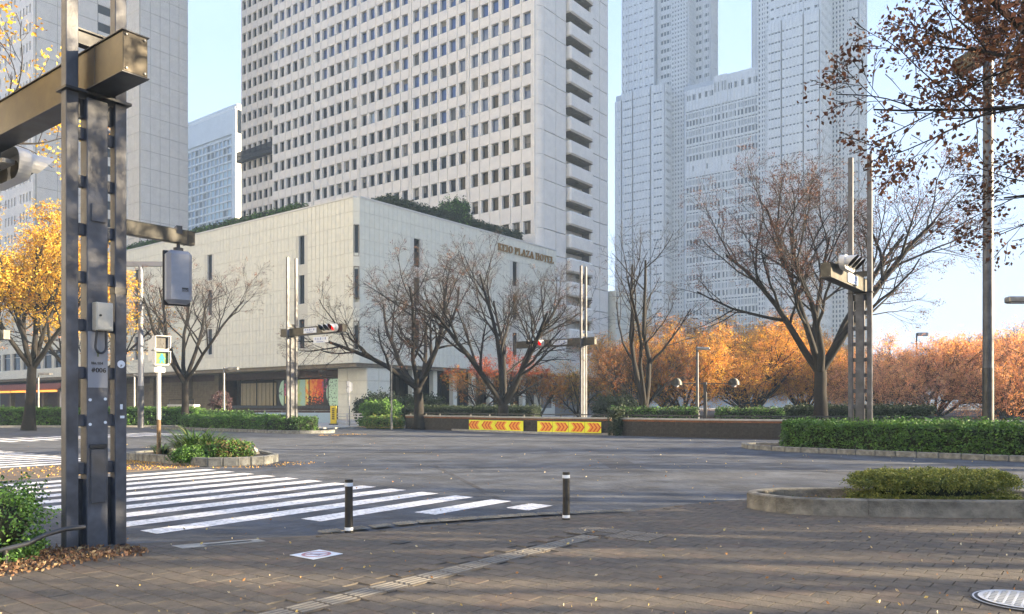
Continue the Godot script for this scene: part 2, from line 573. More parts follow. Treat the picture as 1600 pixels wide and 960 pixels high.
func poster_material() -> StandardMaterial3D:
	var f := FastNoiseLite.new()
	f.seed = 5; f.frequency = 0.035; f.fractal_octaves = 4
	var W := 512
	var H := 128
	var im := Image.create(W, H, false, Image.FORMAT_RGB8)
	for x in W:
		for y in H:
			var n := f.get_noise_2d(x, y)
			var n2 := f.get_noise_2d(x * 2.2 + 300, y * 2.2)
			var c := Color(0.05, 0.035, 0.03)
			var u := float(x)
			var v := float(y)
			var e1 := pow((u - 52) / 40.0, 2) + pow((v - 64) / 66.0, 2)
			var e2 := pow((u - 400) / 50.0, 2) + pow((v - 64) / 74.0, 2)
			if u < 48 and e1 < 1.0: c = Color(0.60, 0.72, 0.62)
			if u < 40 and absf(v - 62 - n * 40) < 5.0 : c = Color(0.06, 0.07, 0.06)
			if u > 52 and u < 96 and v < 78: c = Color(0.55, 0.12, 0.34).lerp(Color(0.75, 0.5, 0.5), clampf(n2 * 2.0 + 0.2, 0, 1))
			if u > 52 and u < 96 and v < 28 + n * 50: c = Color(0.10, 0.06, 0.05)
			if u > 56 and u < 100 and v >= 78 and v < 118 - (u - 56) * 0.3: c = Color(0.78, 0.70, 0.42)
			if u > 104 and u < 205: c = Color(0.62, 0.66, 0.38).lerp(Color(0.55, 0.68, 0.62), clampf((u - 150) / 30.0 + n, 0, 1))
			if u > 104 and u < 122 and v < 70 - (u - 104) * 3.0: c = Color(0.05, 0.035, 0.03)
			if u > 205 and u < 330:
				c = Color(0.85, 0.52, 0.12).lerp(Color(0.75, 0.20, 0.05), clampf((u - 250) / 60.0 + n * 1.5, 0, 1))
				if n2 + (v - 70) / 90.0 - 0.1 > 0.12: c = Color(0.10, 0.05, 0.03)
				if u < 232 and n < 0.05: c = Color(0.80, 0.72, 0.35)
			if u > 318 and u < 360 and v < 60 and n > 0.0: c = Color(0.50, 0.18, 0.38)
			if u > 340 and e2 < 1.0: c = Color(0.66, 0.78, 0.68)
			if u > 355 and u < 420 and e2 < 1.0 and n2 > 0.33: c = Color(0.18, 0.2, 0.18)
			if u > 462 and u < 482: c = Color(0.48, 0.52, 0.42) if n < 0.12 else Color(0.05, 0.05, 0.04)
			if u > 492: c = Color(0.22, 0.07, 0.06)
			im.set_pixel(x, y, c)
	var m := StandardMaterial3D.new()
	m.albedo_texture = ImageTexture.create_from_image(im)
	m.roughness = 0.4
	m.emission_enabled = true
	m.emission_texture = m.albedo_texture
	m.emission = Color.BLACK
	m.emission_energy_multiplier = 0.045  # added glow of the print itself, to brighten it under the overhang
	return m

# ---- ground ----------------------------------------------------------------------------
func poly(pts: Array) -> PackedVector2Array:      # [a, b] pairs to world (x, z)
	var p := PackedVector2Array()
	for q in pts: p.append(Vector2(-q[1], -q[0]))
	return p

func vpoly(pts: Array) -> PackedVector2Array:     # [metres right, metres ahead] pairs to world (x, z)
	var p := PackedVector2Array()
	for q in pts:
		var k := g(q[0], q[1])
		p.append(Vector2(k.x, k.z))
	return p

func kerb_line(pts: PackedVector2Array, y0: float, y1: float, wid: float, len: float, m: Material, parent: Node3D, closed: bool, called := "kerb_stone") -> void:
	# kerb stones one by one along a line of (x, z), on its inner (left) side
	var L := PackedFloat32Array([0.0])
	var src := pts.duplicate()
	if closed: src.append(pts[0])
	for i in range(1, src.size()): L.append(L[i - 1] + src[i].distance_to(src[i - 1]))
	var at := func(s: float) -> Vector2:
		for i in range(1, src.size()):
			if s <= L[i] or i == src.size() - 1: return src[i - 1].lerp(src[i], clampf((s - L[i - 1]) / maxf(L[i] - L[i - 1], 0.001), 0, 1))
		return src[0]
	var n := maxi(1, roundi(L[L.size() - 1] / len))
	var step := L[L.size() - 1] / n
	for i in n:
		var p: Vector2 = at.call(i * step + 0.008)
		var q: Vector2 = at.call((i + 1) * step - 0.008)
		var d := (q - p)
		if d.length() < 0.05: continue
		var nn := Vector2(d.y, -d.x).normalized()
		var c := (p + q) * 0.5 + nn * wid * 0.5
		var mb := MB.new()
		var bs := Basis(Vector3(d.x, 0, d.y).normalized(), Vector3.UP, Vector3(d.x, 0, d.y).normalized().cross(Vector3.UP))
		mb.cbox(Vector3(0, (y0 + y1) * 0.5, 0), Vector3(d.length(), y1 - y0 + R(-0.006, 0.006), wid), 0.02, bs)
		part(called, mb, m, parent, Vector3(c.x, 0, c.y) - parent.position)

func ground() -> void:
	var mb := MB.new()
	mb.quad(Vector3(-650, -0.06, 300), Vector3(350, -0.06, 300), Vector3(350, -0.06, -750), Vector3(-650, -0.06, -750))
	struct("ground", mb, M.ground)
	mb = MB.new()
	mb.prism(poly([[-30, -60], [-30, 130], [48, 130], [48, -60]]), -0.02, -0.02)
	struct("road", mb, M.road)
	# near pavement: a bed with pavers on it
	var edge := [[-12, -25], [-12, 9.6], [3.8, 9.62], [4.65, 9.3], [6.26, 8.1], [7.63, 7.5], [9.81, 6.5], [10.8, 5.95], [12.14, 5.65], [13.2, 5.2], [14.2, 4.4], [14.8, 3.0], [15.0, 0.0], [15.0, -25]]
	var pp := poly(edge)
	mb = MB.new()
	mb.prism(pp, -0.05, -0.004)
	var pav := struct("pavement", mb, M.grout)
	pavers(pav, edge)
	# pavement round the building on the far corner
	mb = MB.new()
	mb.prism(poly([[33.0, 41.5], [38, 41.5], [38.5, 37], [37, 33], [36, 26], [37, 20], [39, 13], [44, -5], [70, -60], [300, -60], [300, 180], [22, 180], [22, 63.5], [31.0, 54.4], [33.2, 46]]), -0.05, 0.10)
	struct("pavement", mb, M.concrete_pale)
	mb = MB.new()
	mb.prism(vpoly([[3.0, 54.0], [12.0, 47.5], [24.0, 44.0], [60.0, 42.0], [150.0, 60.0], [220.0, 200.0], [60.0, 240.0], [14.0, 112.0], [6.5, 70.0]]), 0.0, 0.16)
	struct("park_ground", mb, M.park)
	# crosswalk in front, two further ones beyond the island
	var cw := Node3D.new(); cw.name = numbered("crosswalk_marking"); add_child(cw); tag(cw, "", "", "", "structure")
	for i in 13:
		var b0 := 7.38 + 0.895 * i
		var a0 := 4.9 + 0.10 * (b0 - 8)
		if i == 0: a0 = 9.98
		if i == 1: a0 = 8.72
		if i == 2: a0 = 7.22
		if i == 3: a0 = 5.25
		var a1 := 10.72 + 0.055 * (b0 - 8)
		var t0 := 0.05 * (a0 - 10.7)
		var t1 := 0.05 * (a1 - 10.7)
		mb = MB.new()
		mb.prism(poly([[a0, b0 + t0], [a1, b0 + t1], [a1, b0 + t1 + 0.44], [a0, b0 + t0 + 0.44]]), -0.015, -0.015)
		part("stripe", mb, M.paint, cw)
	cw = Node3D.new(); cw.name = numbered("crosswalk_marking"); add_child(cw); tag(cw, "", "", "", "structure")
	for i in 10:
		mb = MB.new()
		var b0 := 23.2 + 0.9 * i
		mb.prism(poly([[6.5, b0], [11.2, b0], [11.2, b0 + 0.45], [6.5, b0 + 0.45]]), -0.015, -0.015)
		part("stripe", mb, M.paint, cw)
	cw = Node3D.new(); cw.name = numbered("crosswalk_marking"); add_child(cw); tag(cw, "", "", "", "structure")
	for i in 11:
		mb = MB.new()
		var a0 := 14.0 + 0.9 * i
		mb.prism(poly([[a0, 38.6 + 0.2 * i], [a0, 43.0 + 0.2 * i], [a0 + 0.45, 43.0 + 0.2 * i], [a0 + 0.45, 38.6 + 0.2 * i]]), -0.015, -0.015)
		part("stripe", mb, M.paint, cw)
	# the island between the two crosswalks
	mb = MB.new()
	mb.prism(poly([[3.0, 19.3], [11.3, 19.3], [11.6, 19.5], [12.2, 22.6], [3.0, 22.8]]), -0.04, -0.006)
	struct("pavement", mb, M.paver_c)
	# mended places in the asphalt
	for q in [[-3.5, 27.0, 2.6, 1.1, 0.3], [3.0, 22.0, 0.9, 5.0, 0.66], [8.0, 19.5, 3.4, 0.8, -0.5], [-1.0, 17.0, 0.12, 9.0, 0.9], [5.5, 30.0, 0.10, 14.0, 1.25]]:
		mb = MB.new()
		var c := Vector2(q[2], q[3]) * 0.5
		mb.prism(PackedVector2Array([Vector2(-c.x, -c.y), Vector2(c.x, -c.y), Vector2(c.x, c.y), Vector2(-c.x, c.y)]), -0.017, -0.017)
		struct("road_patch", mb, M.road_mend, g(q[0], q[1])).rotation.y = q[4]
	# the white tile in the road by the bollard
	mb = MB.new()
	mb.prism(poly([[10.02, 7.82], [9.96, 7.39], [10.48, 7.36], [10.64, 7.83]]), -0.010, -0.010)
	# patch of asphalt, a concrete slab and its slot by the big column
	mb = MB.new()
	mb.prism(vpoly([[-3.95, 9.15], [-3.1, 9.6], [-2.95, 9.45], [-3.75, 8.98]]), -0.03, 0.012)
	struct("slab", mb, M.concrete_pale)
	mb = MB.new()
	mb.prism(vpoly([[-3.6, 9.20], [-3.15, 9.50], [-3.1, 9.44], [-3.52, 9.12]]), 0.016, 0.016)
	struct("slab_slot", mb, M.post_dark)

func pavers(pav: Node3D, edge: Array) -> void:
	rng.seed = 77
	var pl := poly(edge)
	var ma := ["paver_a", "paver_b", "paver_c", "paver_d"]
	var la := 0.197       # along a
	var lb := 0.297       # along b
	var kinds := []
	for k in 6:
		var mb := MB.new()
		var h := 0.012 + 0.0004 * k
		mb.tile(Vector3(-lb * 0.5 + 0.001, -0.004, la * 0.5 - 0.001), Vector3(lb - 0.002, 0, 0), Vector3(0, 0, -la + 0.002), Vector3(0, h, 0), 0.003)
		kinds.append(mb.done())
	var list := []
	for i in range(-20, 82):
		for j in range(-70, 34):
			var a := i * 0.2
			var b := j * 0.3 + (0.15 if i % 2 else 0.0)
			var p := Vector2(-b, -a)
			var x := 0.61 * a - 0.792 * b
			var d := 0.792 * a + 0.61 * b
			if d < 4.0 or absf(x) > 0.80 * d + 1.2: continue
			if not Geometry2D.is_point_in_polygon(p + Vector2(-0.14, -0.1), pl) or not Geometry2D.is_point_in_polygon(p + Vector2(0.14, 0.1), pl): continue
			if b > 5.02 and b < 5.40 and a < 8.6: continue
			list.append([d + 0.2 * absf(x) + (0.0 if d > 6.0 else 40.0 * (6.0 - d)), a, b])
	list.sort_custom(func(p, q): return p[0] < q[0])
	var rest := {}
	for k in list.size():
		var a: float = list[k][1]
		var b: float = list[k][2]
		var mi := rng.randi() % 4
		if rng.randf() < 0.5: mi = [0, 1, 1, 3][rng.randi() % 4]
		var ki := rng.randi() % 6
		if k < 300:
			part("paver", kinds[ki], M[ma[mi]], pav, w(a, b))
		else:
			if not rest.has(mi): rest[mi] = MB.new()
			var h := 0.012 + 0.0004 * ki
			rest[mi].tile(w(a, b) + Vector3(-lb * 0.5 + 0.001, -0.004, la * 0.5 - 0.001), Vector3(lb - 0.002, 0, 0), Vector3(0, 0, -la + 0.002), Vector3(0, h, 0), 0.003)
	for mi in rest: part("paver", rest[mi], M[ma[mi]], pav, Vector3.ZERO, "stuff")
	# tactile paving: bars along the line, a square of dots at its end
	for i in 28:
		var a := 0.15 + 0.3 * i
		var mb := MB.new()
		mb.tile(w(a - 0.146, 5.065), Vector3(-0.29, 0, 0), Vector3(0, 0, -0.292), Vector3(0, 0.012, 0), 0.004)
		var base := part("tactile_tile", mb, M.paver_b, pav)
		mb = MB.new()
		for q in 4:
			mb.tile(w(a - 0.138, 5.10 + 0.062 * q, 0.012), Vector3(-0.034, 0, 0), Vector3(0, 0, -0.276), Vector3(0, 0.006, 0), 0.008)
		part("raised_bars", mb, M.tactile, base)
	for q in [[8.85, 4.6], [8.85, 4.9], [8.85, 5.2], [8.55, 4.6], [8.55, 4.9], [8.85, 5.5], [8.55, 5.5]]:
		var mb := MB.new()
		mb.tile(w(q[0] - 0.146, q[1] - 0.146, 0.006), Vector3(-0.292, 0, 0), Vector3(0, 0, -0.292), Vector3(0, 0.012, 0), 0.004)
		var base := part("tactile_tile", mb, M.paver_b, pav)
		mb = MB.new()
		for i in 5:
			for j in 5:
				mb.tile(w(q[0] - 0.125 + 0.056 * i, q[1] - 0.125 + 0.056 * j, 0.018), Vector3(-0.026, 0, 0), Vector3(0, 0, -0.026), Vector3(0, 0.006, 0), 0.008)
		part("raised_dots", mb, M.tactile, base)
	# the low ribbed edge of the dropped kerb
	var e := vpoly([[-2.45, 10.05], [-1.3, 10.95], [0.4, 11.75], [1.9, 12.15]])
	for s in 3:
		var p := e[s]
		var q := e[s + 1]
		var n := int(p.distance_to(q) / 0.3)
		for i in n:
			var c := p.lerp(q, (i + 0.5) / n)
			var u := Vector3(q.x - p.x, 0, q.y - p.y).normalized()
			var v := u.cross(Vector3.UP)
			var mb := MB.new()
			mb.tile(Vector3(c.x, 0.009, c.y) - u * 0.145 - v * 0.15, v * 0.2, u * 0.29, Vector3(0, 0.010, 0), 0.004)
			for k in 6:
				mb.tile(Vector3(c.x, 0.019, c.y) - u * (0.135 - k * 0.047) - v * 0.14, v * 0.18, u * 0.025, Vector3(0, 0.007, 0), 0.006)
			part("ribbed_tile", mb, M.concrete, pav)

# ---- buildings ---------------------------------------------------------------------------
func rod(mb: MB, p: Vector3, q: Vector3, wx: float, wy: float) -> void:     # a square bar from p to q
	var d := (q - p)
	var z := d.normalized()
	var x := z.cross(Vector3.UP)
	x = Vector3.RIGHT if x.length() < 0.05 else x.normalized()
	mb.box((p + q) * 0.5, Vector3(wx, wy, d.length()), Basis(x, z.cross(x) * -1.0, z))

func pane_mesh(wd: float, ht: float) -> ArrayMesh:       # a pane in a narrow frame's rebate, lying in x, y and facing z
	var mb := MB.new()
	mb.tile(Vector3(-wd * 0.5, -ht * 0.5, 0), Vector3(wd, 0, 0), Vector3(0, ht, 0), Vector3(0, 0, 0.02), 0.012)
	return mb.done()

func panes(list: Array, mesh: ArrayMesh, parent: Node, turn: float, most: int) -> void:
	# list of [distance, position, material name, local position of a merged copy]; the nearest ones singly
	list.sort_custom(func(p, q): return p[0] < q[0])
	var rest := {}
	var bs := Basis(Vector3.UP, turn)
	for k in list.size():
		if k < most:
			var o := part("window", mesh, M[list[k][2]], parent, list[k][1])
			o.rotation.y = turn
			if most > 0 and rng.randf() < 0.3:
				var bb := mesh.get_aabb()
				var hh := bb.size.y * R(0.2, 0.75)
				var mb := MB.new()
				mb.tile(Vector3(bb.position.x + 0.04, bb.end.y - hh, 0.024), Vector3(bb.size.x * (1.0 if rng.randf() < 0.6 else 0.45) - 0.08, 0, 0), Vector3(0, hh - 0.03, 0), Vector3(0, 0, 0.006), 0.004)
				part("blind", mb, M.roller_blind, o)
		else:
			if not rest.has(list[k][2]): rest[list[k][2]] = SurfaceTool.new()
			rest[list[k][2]].append_from(mesh, 0, Transform3D(bs, list[k][1]))
	for m in rest: part("window", rest[m].commit(), M[m], parent, Vector3.ZERO, "stuff")

func podium() -> void:
	rng.seed = 31
	var t := thing("podium_building", "low pale tiled hotel block with slit windows and gold letters along its top edge", "building")
	var z0 := -50.4
	var x0 := -57.5
	var H0 := 5.6
	var H1 := 21.4
	var mb := MB.new()
	mb.span(Vector3(-190, H0, -90), Vector3(-58.4, 21.0, -51.0))
	mb.span(Vector3(-100, H0, -84.1), Vector3(-58.1, 21.0, -51.2))
	part("wall", mb, M.tile_joint, t)
	# left face: plain skin with slits, then the run with the ribbon of windows
	mb = MB.new()
	var cols := []
	for b in [115.9, 99.2, 82.5, 65.8]: cols.append(117.0 - b)
	skin(mb, Vector3(-117, 0, z0 - 0.03), Vector3(1, 0, 0), Vector3(0, 0, 1), 117.0 - 57.95, H0, [10.3, 14.8, 18.8], 3.0, H1, cols, 1.0, 0.55)
	var rc := []
	for i in 8: rc.append(190.0 - 121.7 - 3.75 * i)
	rc.reverse()
	skin(mb, Vector3(-190, 0, z0 - 0.03), Vector3(1, 0, 0), Vector3(0, 0, 1), 73.0, H0, [9.6], 2.7, H1, rc, 2.9, 0.55)
	skin(mb, Vector3(x0 - 0.03, 0, -50.85), Vector3(0, 0, -1), Vector3(1, 0, 0), 33.3, H0, [10.3, 14.8, 18.8], 3.0, H1, [7.8, 24.5], 1.0, 0.55)
	var u := Vector3(0.45, 0, -0.45).normalized()
	var k := Vector3(0.45, 0, 0.45).normalized()
	skin(mb, Vector3(-57.95, 0, z0), u, k, 0.637, H0, [9.2, 14.6, 18.8], 3.2, H1, [0.318], 0.46, 0.30)
	part("wall_skin", mb, M.tile_skin, t)
	# the tiles
	var tl := MB.new()
	var rows := 12
	var rh := (H1 - H0) / rows
	for r in rows:
		var y := H0 + rh * r
		var yc := y + rh * 0.5
		var n := 148
		var tw2 := (150.0 - 57.95) / n
		for i in n:
			var b := 57.95 + tw2 * (i + 0.5)
			var skip := false
			for c in [65.8, 82.5, 99.2, 115.9]:
				if absf(b - c) < 0.5 + tw2 * 0.45 and _slit(y, rh): skip = true
			if b > 119.5 and yc > 6.6 and yc < 9.9: skip = true
			if not skip:
				tl.tile(Vector3(-b - tw2 * 0.5 + 0.01, y + 0.012, z0 - 0.03), Vector3(tw2 - 0.024, 0, 0), Vector3(0, rh - 0.030, 0), Vector3(0, 0, 0.03 + R(0, 0.008)), 0.008)
		n = 54
		tw2 = 33.25 / n
		for i in n:
			var a := 50.87 + tw2 * (i + 0.5)
			var skip := false
			for c in [58.65, 75.35]:
				if absf(a - c) < 0.5 + tw2 * 0.45 and _slit(y, rh): skip = true
			if not skip:
				tl.tile(Vector3(x0 - 0.03, y + 0.012, -a + tw2 * 0.5 - 0.01), Vector3(0, 0, -tw2 + 0.02), Vector3(0, rh - 0.030, 0), Vector3(0.03 + R(0, 0.008), 0, 0), 0.008)
		if (y < 5.9 or absf(yc - 10.0) < 0.8 or absf(yc - 15.2) < 0.5 or yc > 19.0):
			tl.tile(Vector3(-57.95, y + 0.012, z0) + u * 0.01, u * 0.617, Vector3(0, rh - 0.024, 0), k * 0.03, 0.014)
	part("wall_tile", tl, M.tile, t, Vector3.ZERO, "stuff")
	# slit windows with frames
	for row in [[7.3, 10.3], [11.8, 14.8], [15.8, 18.8]]:
		var cy: float = (row[0] + row[1]) * 0.5
		var places := []
		for b in [115.9, 99.2, 82.5, 65.8]: places.append([Vector3(-b, cy, z0 - 0.25), 0.0, 0.94])
		for a in [58.65, 75.35]: places.append([Vector3(x0 - 0.25, cy, -a), PI / 2, 0.94])
		places.append([Vector3(-57.95, cy - (0.7 if row[0] < 8 else 0.0), z0) + u * 0.318 - k * 0.18, PI / 4, 0.44])
		for q in places:
			var f := MB.new()
			var wd: float = q[2]
			for s in [-1.0, 1.0]:
				f.box(Vector3(s * (wd * 0.5 + 0.01), 0, 0.06), Vector3(0.06, 3.02, 0.30))
				f.box(Vector3(0, s * 1.49, 0.06), Vector3(wd, 0.06, 0.34))
			var wn := part("window", f, M.coping if wd > 0.6 else M.soffit, t, q[0])
			wn.rotation.y = q[1]
			part("pane", pane_mesh(wd, 2.96), M.glass_dark, wn)
	for i in 8:
		var b := 121.7 + 3.75 * i
		var f := MB.new()
		for s in [-1.0, 1.0]: f.box(Vector3(s * 1.42, 0, 0.08), Vector3(0.07, 2.7, 0.25))
		f.box(Vector3(0, -1.32, 0.1), Vector3(2.8, 0.08, 0.34)); f.box(Vector3(0, 0.7, 0.02), Vector3(2.8, 0.06, 0.1))
		var wn := part("window", f, M.coping, t, Vector3(-b, 8.25, z0 - 0.3))
		part("pane", pane_mesh(2.8, 2.64), M.glass_dark, wn)
	# coping and soffit
	mb = MB.new()
	mb.span(Vector3(-190, H1, z0 - 0.6), Vector3(-57.9, H1 + 0.16, z0 + 0.05))
	mb.span(Vector3(x0 - 0.6, H1, -84.1), Vector3(x0 + 0.05, H1 + 0.16, z0 - 0.45))
	part("coping", mb, M.coping, t)
	mb = MB.new()
	mb.span(Vector3(-190, 5.22, -54.5), Vector3(-57.6, 5.58, z0 - 0.12))
	mb.span(Vector3(-62, 5.24, -84.0), Vector3(x0 - 0.12, 5.57, -54.5))
	part("soffit", mb, M.soffit, t)
	# ground floor set back under the overhang
	mb = MB.new()
	mb.span(Vector3(-190, -0.1, -56), Vector3(-84.3, 5.22, -53.6))
	mb.span(Vector3(-84.3, -0.1, -56), Vector3(-60, 1.35, -53.5))
	mb.span(Vector3(-84.3, 4.45, -56), Vector3(-60, 5.22, -53.5))
	mb.span(Vector3(-62.3, 1.35, -56), Vector3(-60, 4.45, -53.55))
	part("ground_floor_wall", mb, M.brown_wall, t)
	mb = MB.new()
	mb.span(Vector3(-84.3, 1.2, -53.5), Vector3(-61.0, 1.5, -53.0))
	part("window_sill", mb, M.post_dark, t)
	# shop window with the printed panels behind glass
	mb = MB.new()
	mb.span(Vector3(-84.3, 1.35, -55.2), Vector3(-62.3, 4.45, -55.1))
	part("display_back", mb, M.dark_wall, t)
	mb = MB.new()
	for i in 18:
		mb.tile(Vector3(-82.4 + 0.38 * i, 1.5, -54.4 - (0.05 if i % 2 else 0.0)), Vector3(0.375, 0, 0), Vector3(0, 2.6, 0), Vector3(0, 0, 0.05), 0.03)
	part("curtain", mb, M.blind, t)
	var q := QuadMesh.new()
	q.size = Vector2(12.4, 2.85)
	part("poster_added_glow", q, M.poster, t, Vector3(-68.7, 2.9, -54.1))  # printed panel, no lamp: it carries an added glow
	for i in 7:
		mb = MB.new()
		mb.span(Vector3(-84.3 + 3.14 * i - 0.03, 1.5, -53.6), Vector3(-84.3 + 3.14 * i + 0.03, 4.45, -53.5))
		part("mullion", mb, M.post_dark, t)
	# other bays of the ground floor on this side: shutters, piers
	for bb in [[86.5, 91.5], [92.6, 100.0], [101.0, 108.0]]:
		mb = MB.new()
		for r in 18: mb.tile(Vector3(-bb[1], 0.3 + 0.23 * r, -53.6), Vector3(bb[1] - bb[0], 0, 0), Vector3(0, 0.22, 0), Vector3(0, 0, 0.05), 0.03)
		part("shutter", mb, M.soffit, t)
	for b in [85.4, 92.0, 100.5, 108.5, 118.0, 128.0]:
		mb = MB.new()
		mb.span(Vector3(-b - 0.45, 0, -53.6), Vector3(-b + 0.45, 5.22, -53.1))
		part("pier", mb, M.soffit, t)
	# right side: a pale block at the corner, then dark glass between columns
	mb = MB.new()
	mb.span(Vector3(-62, 0, -55.0), Vector3(x0 - 0.25, 5.24, -52.0))
	part("wall", mb, M.tile_joint, t)
	mb = MB.new()
	for r in 4:
		var y := 0.1 + 1.28 * r
		for i in 2: mb.tile(Vector3(x0 - 0.25, y, -52.0 - 1.5 * i), Vector3(0, 0, -1.48), Vector3(0, 1.26, 0), Vector3(0.05, 0, 0), 0.015)
		for i in 3: mb.tile(Vector3(-62 + 1.42 * i, y, -52.0), Vector3(1.40, 0, 0), Vector3(0, 1.26, 0), Vector3(0, 0, 0.05), 0.015)
	part("wall_panel", mb, M.tile, t, Vector3.ZERO, "stuff")
	mb = MB.new()
	mb.span(Vector3(-61.4, 0, -84), Vector3(-61.0, 5.24, -55.0))
	part("ground_floor_wall", mb, M.dark_wall, t)
	for i in 9:
		mb = MB.new()
		var z := -56.2 - 3.2 * i
		mb.span(Vector3(-60.98, 0.5, z - 2.7), Vector3(-60.93, 4.9, z))
		part("window", mb, M.glass_shop, t)
		mb = MB.new()
		mb.span(Vector3(-58.9, 0, z - 3.1), Vector3(-58.3, 5.24, z - 2.5))
		part("column", mb, M.tile, t)
	mb = MB.new()
	mb.span(Vector3(-58.4, 0.0, -84.0), Vector3(-57.9, 1.15, -57.0))
	part("parapet", mb, M.tile, t)
	# the gold letters near the top of the right side
	var tm := TextMesh.new()
	tm.text = "KEIO PLAZA HOTEL"
	var sf := SystemFont.new()
	sf.font_names = PackedStringArray(["Droid Serif"])
	sf.font_weight = 700
	tm.font = sf
	tm.font_size = 96
	tm.pixel_size = 0.0119
	tm.depth = 0.12
	tm.curve_step = 4.0
	var let := part("lettering", tm, M.gold, t, Vector3(x0 + 0.10, 20.05, -77.6))
	let.rotation.y = PI / 2
	# the lower wing past the tower
	var t2 := thing("side_wing", "low white wing with a dark recessed base past the hotel tower, behind bare trees", "building")
	mb = MB.new()
	mb.span(Vector3(-80, 5.5, -110), Vector3(-57.4, 18.0, -99))
	mb.span(Vector3(-80, 5.5, -99), Vector3(-57.6, 8.5, -84.2))
	part("wall", mb, M.tile, t2)
	mb = MB.new()
	mb.span(Vector3(-80, 0, -108), Vector3(-61, 5.5, -84.3))
	part("ground_floor_wall", mb, M.brown_wall, t2)
	for i in 6:
		mb = MB.new()
		mb.box(Vector3(-57.36, 7.2 + 1.8 * i, -104.5), Vector3(0.05, 0.05, 11))
		part("joint", mb, M.joint_dark, t2)
	mb = MB.new()
	for i in 9: mb.box(Vector3(-62, 14.0 + 0.42 * i, -111.5), Vector3(7, 0.12, 0.5))
	part("louvre", mb, M.granite_dark, t2)

func _slit(y: float, rh: float) -> bool:
	for row in [[7.3, 10.3], [11.8, 14.8], [15.8, 18.8]]:
		if y + rh * 0.75 > row[0] and y + rh * 0.25 < row[1]: return true
	return false

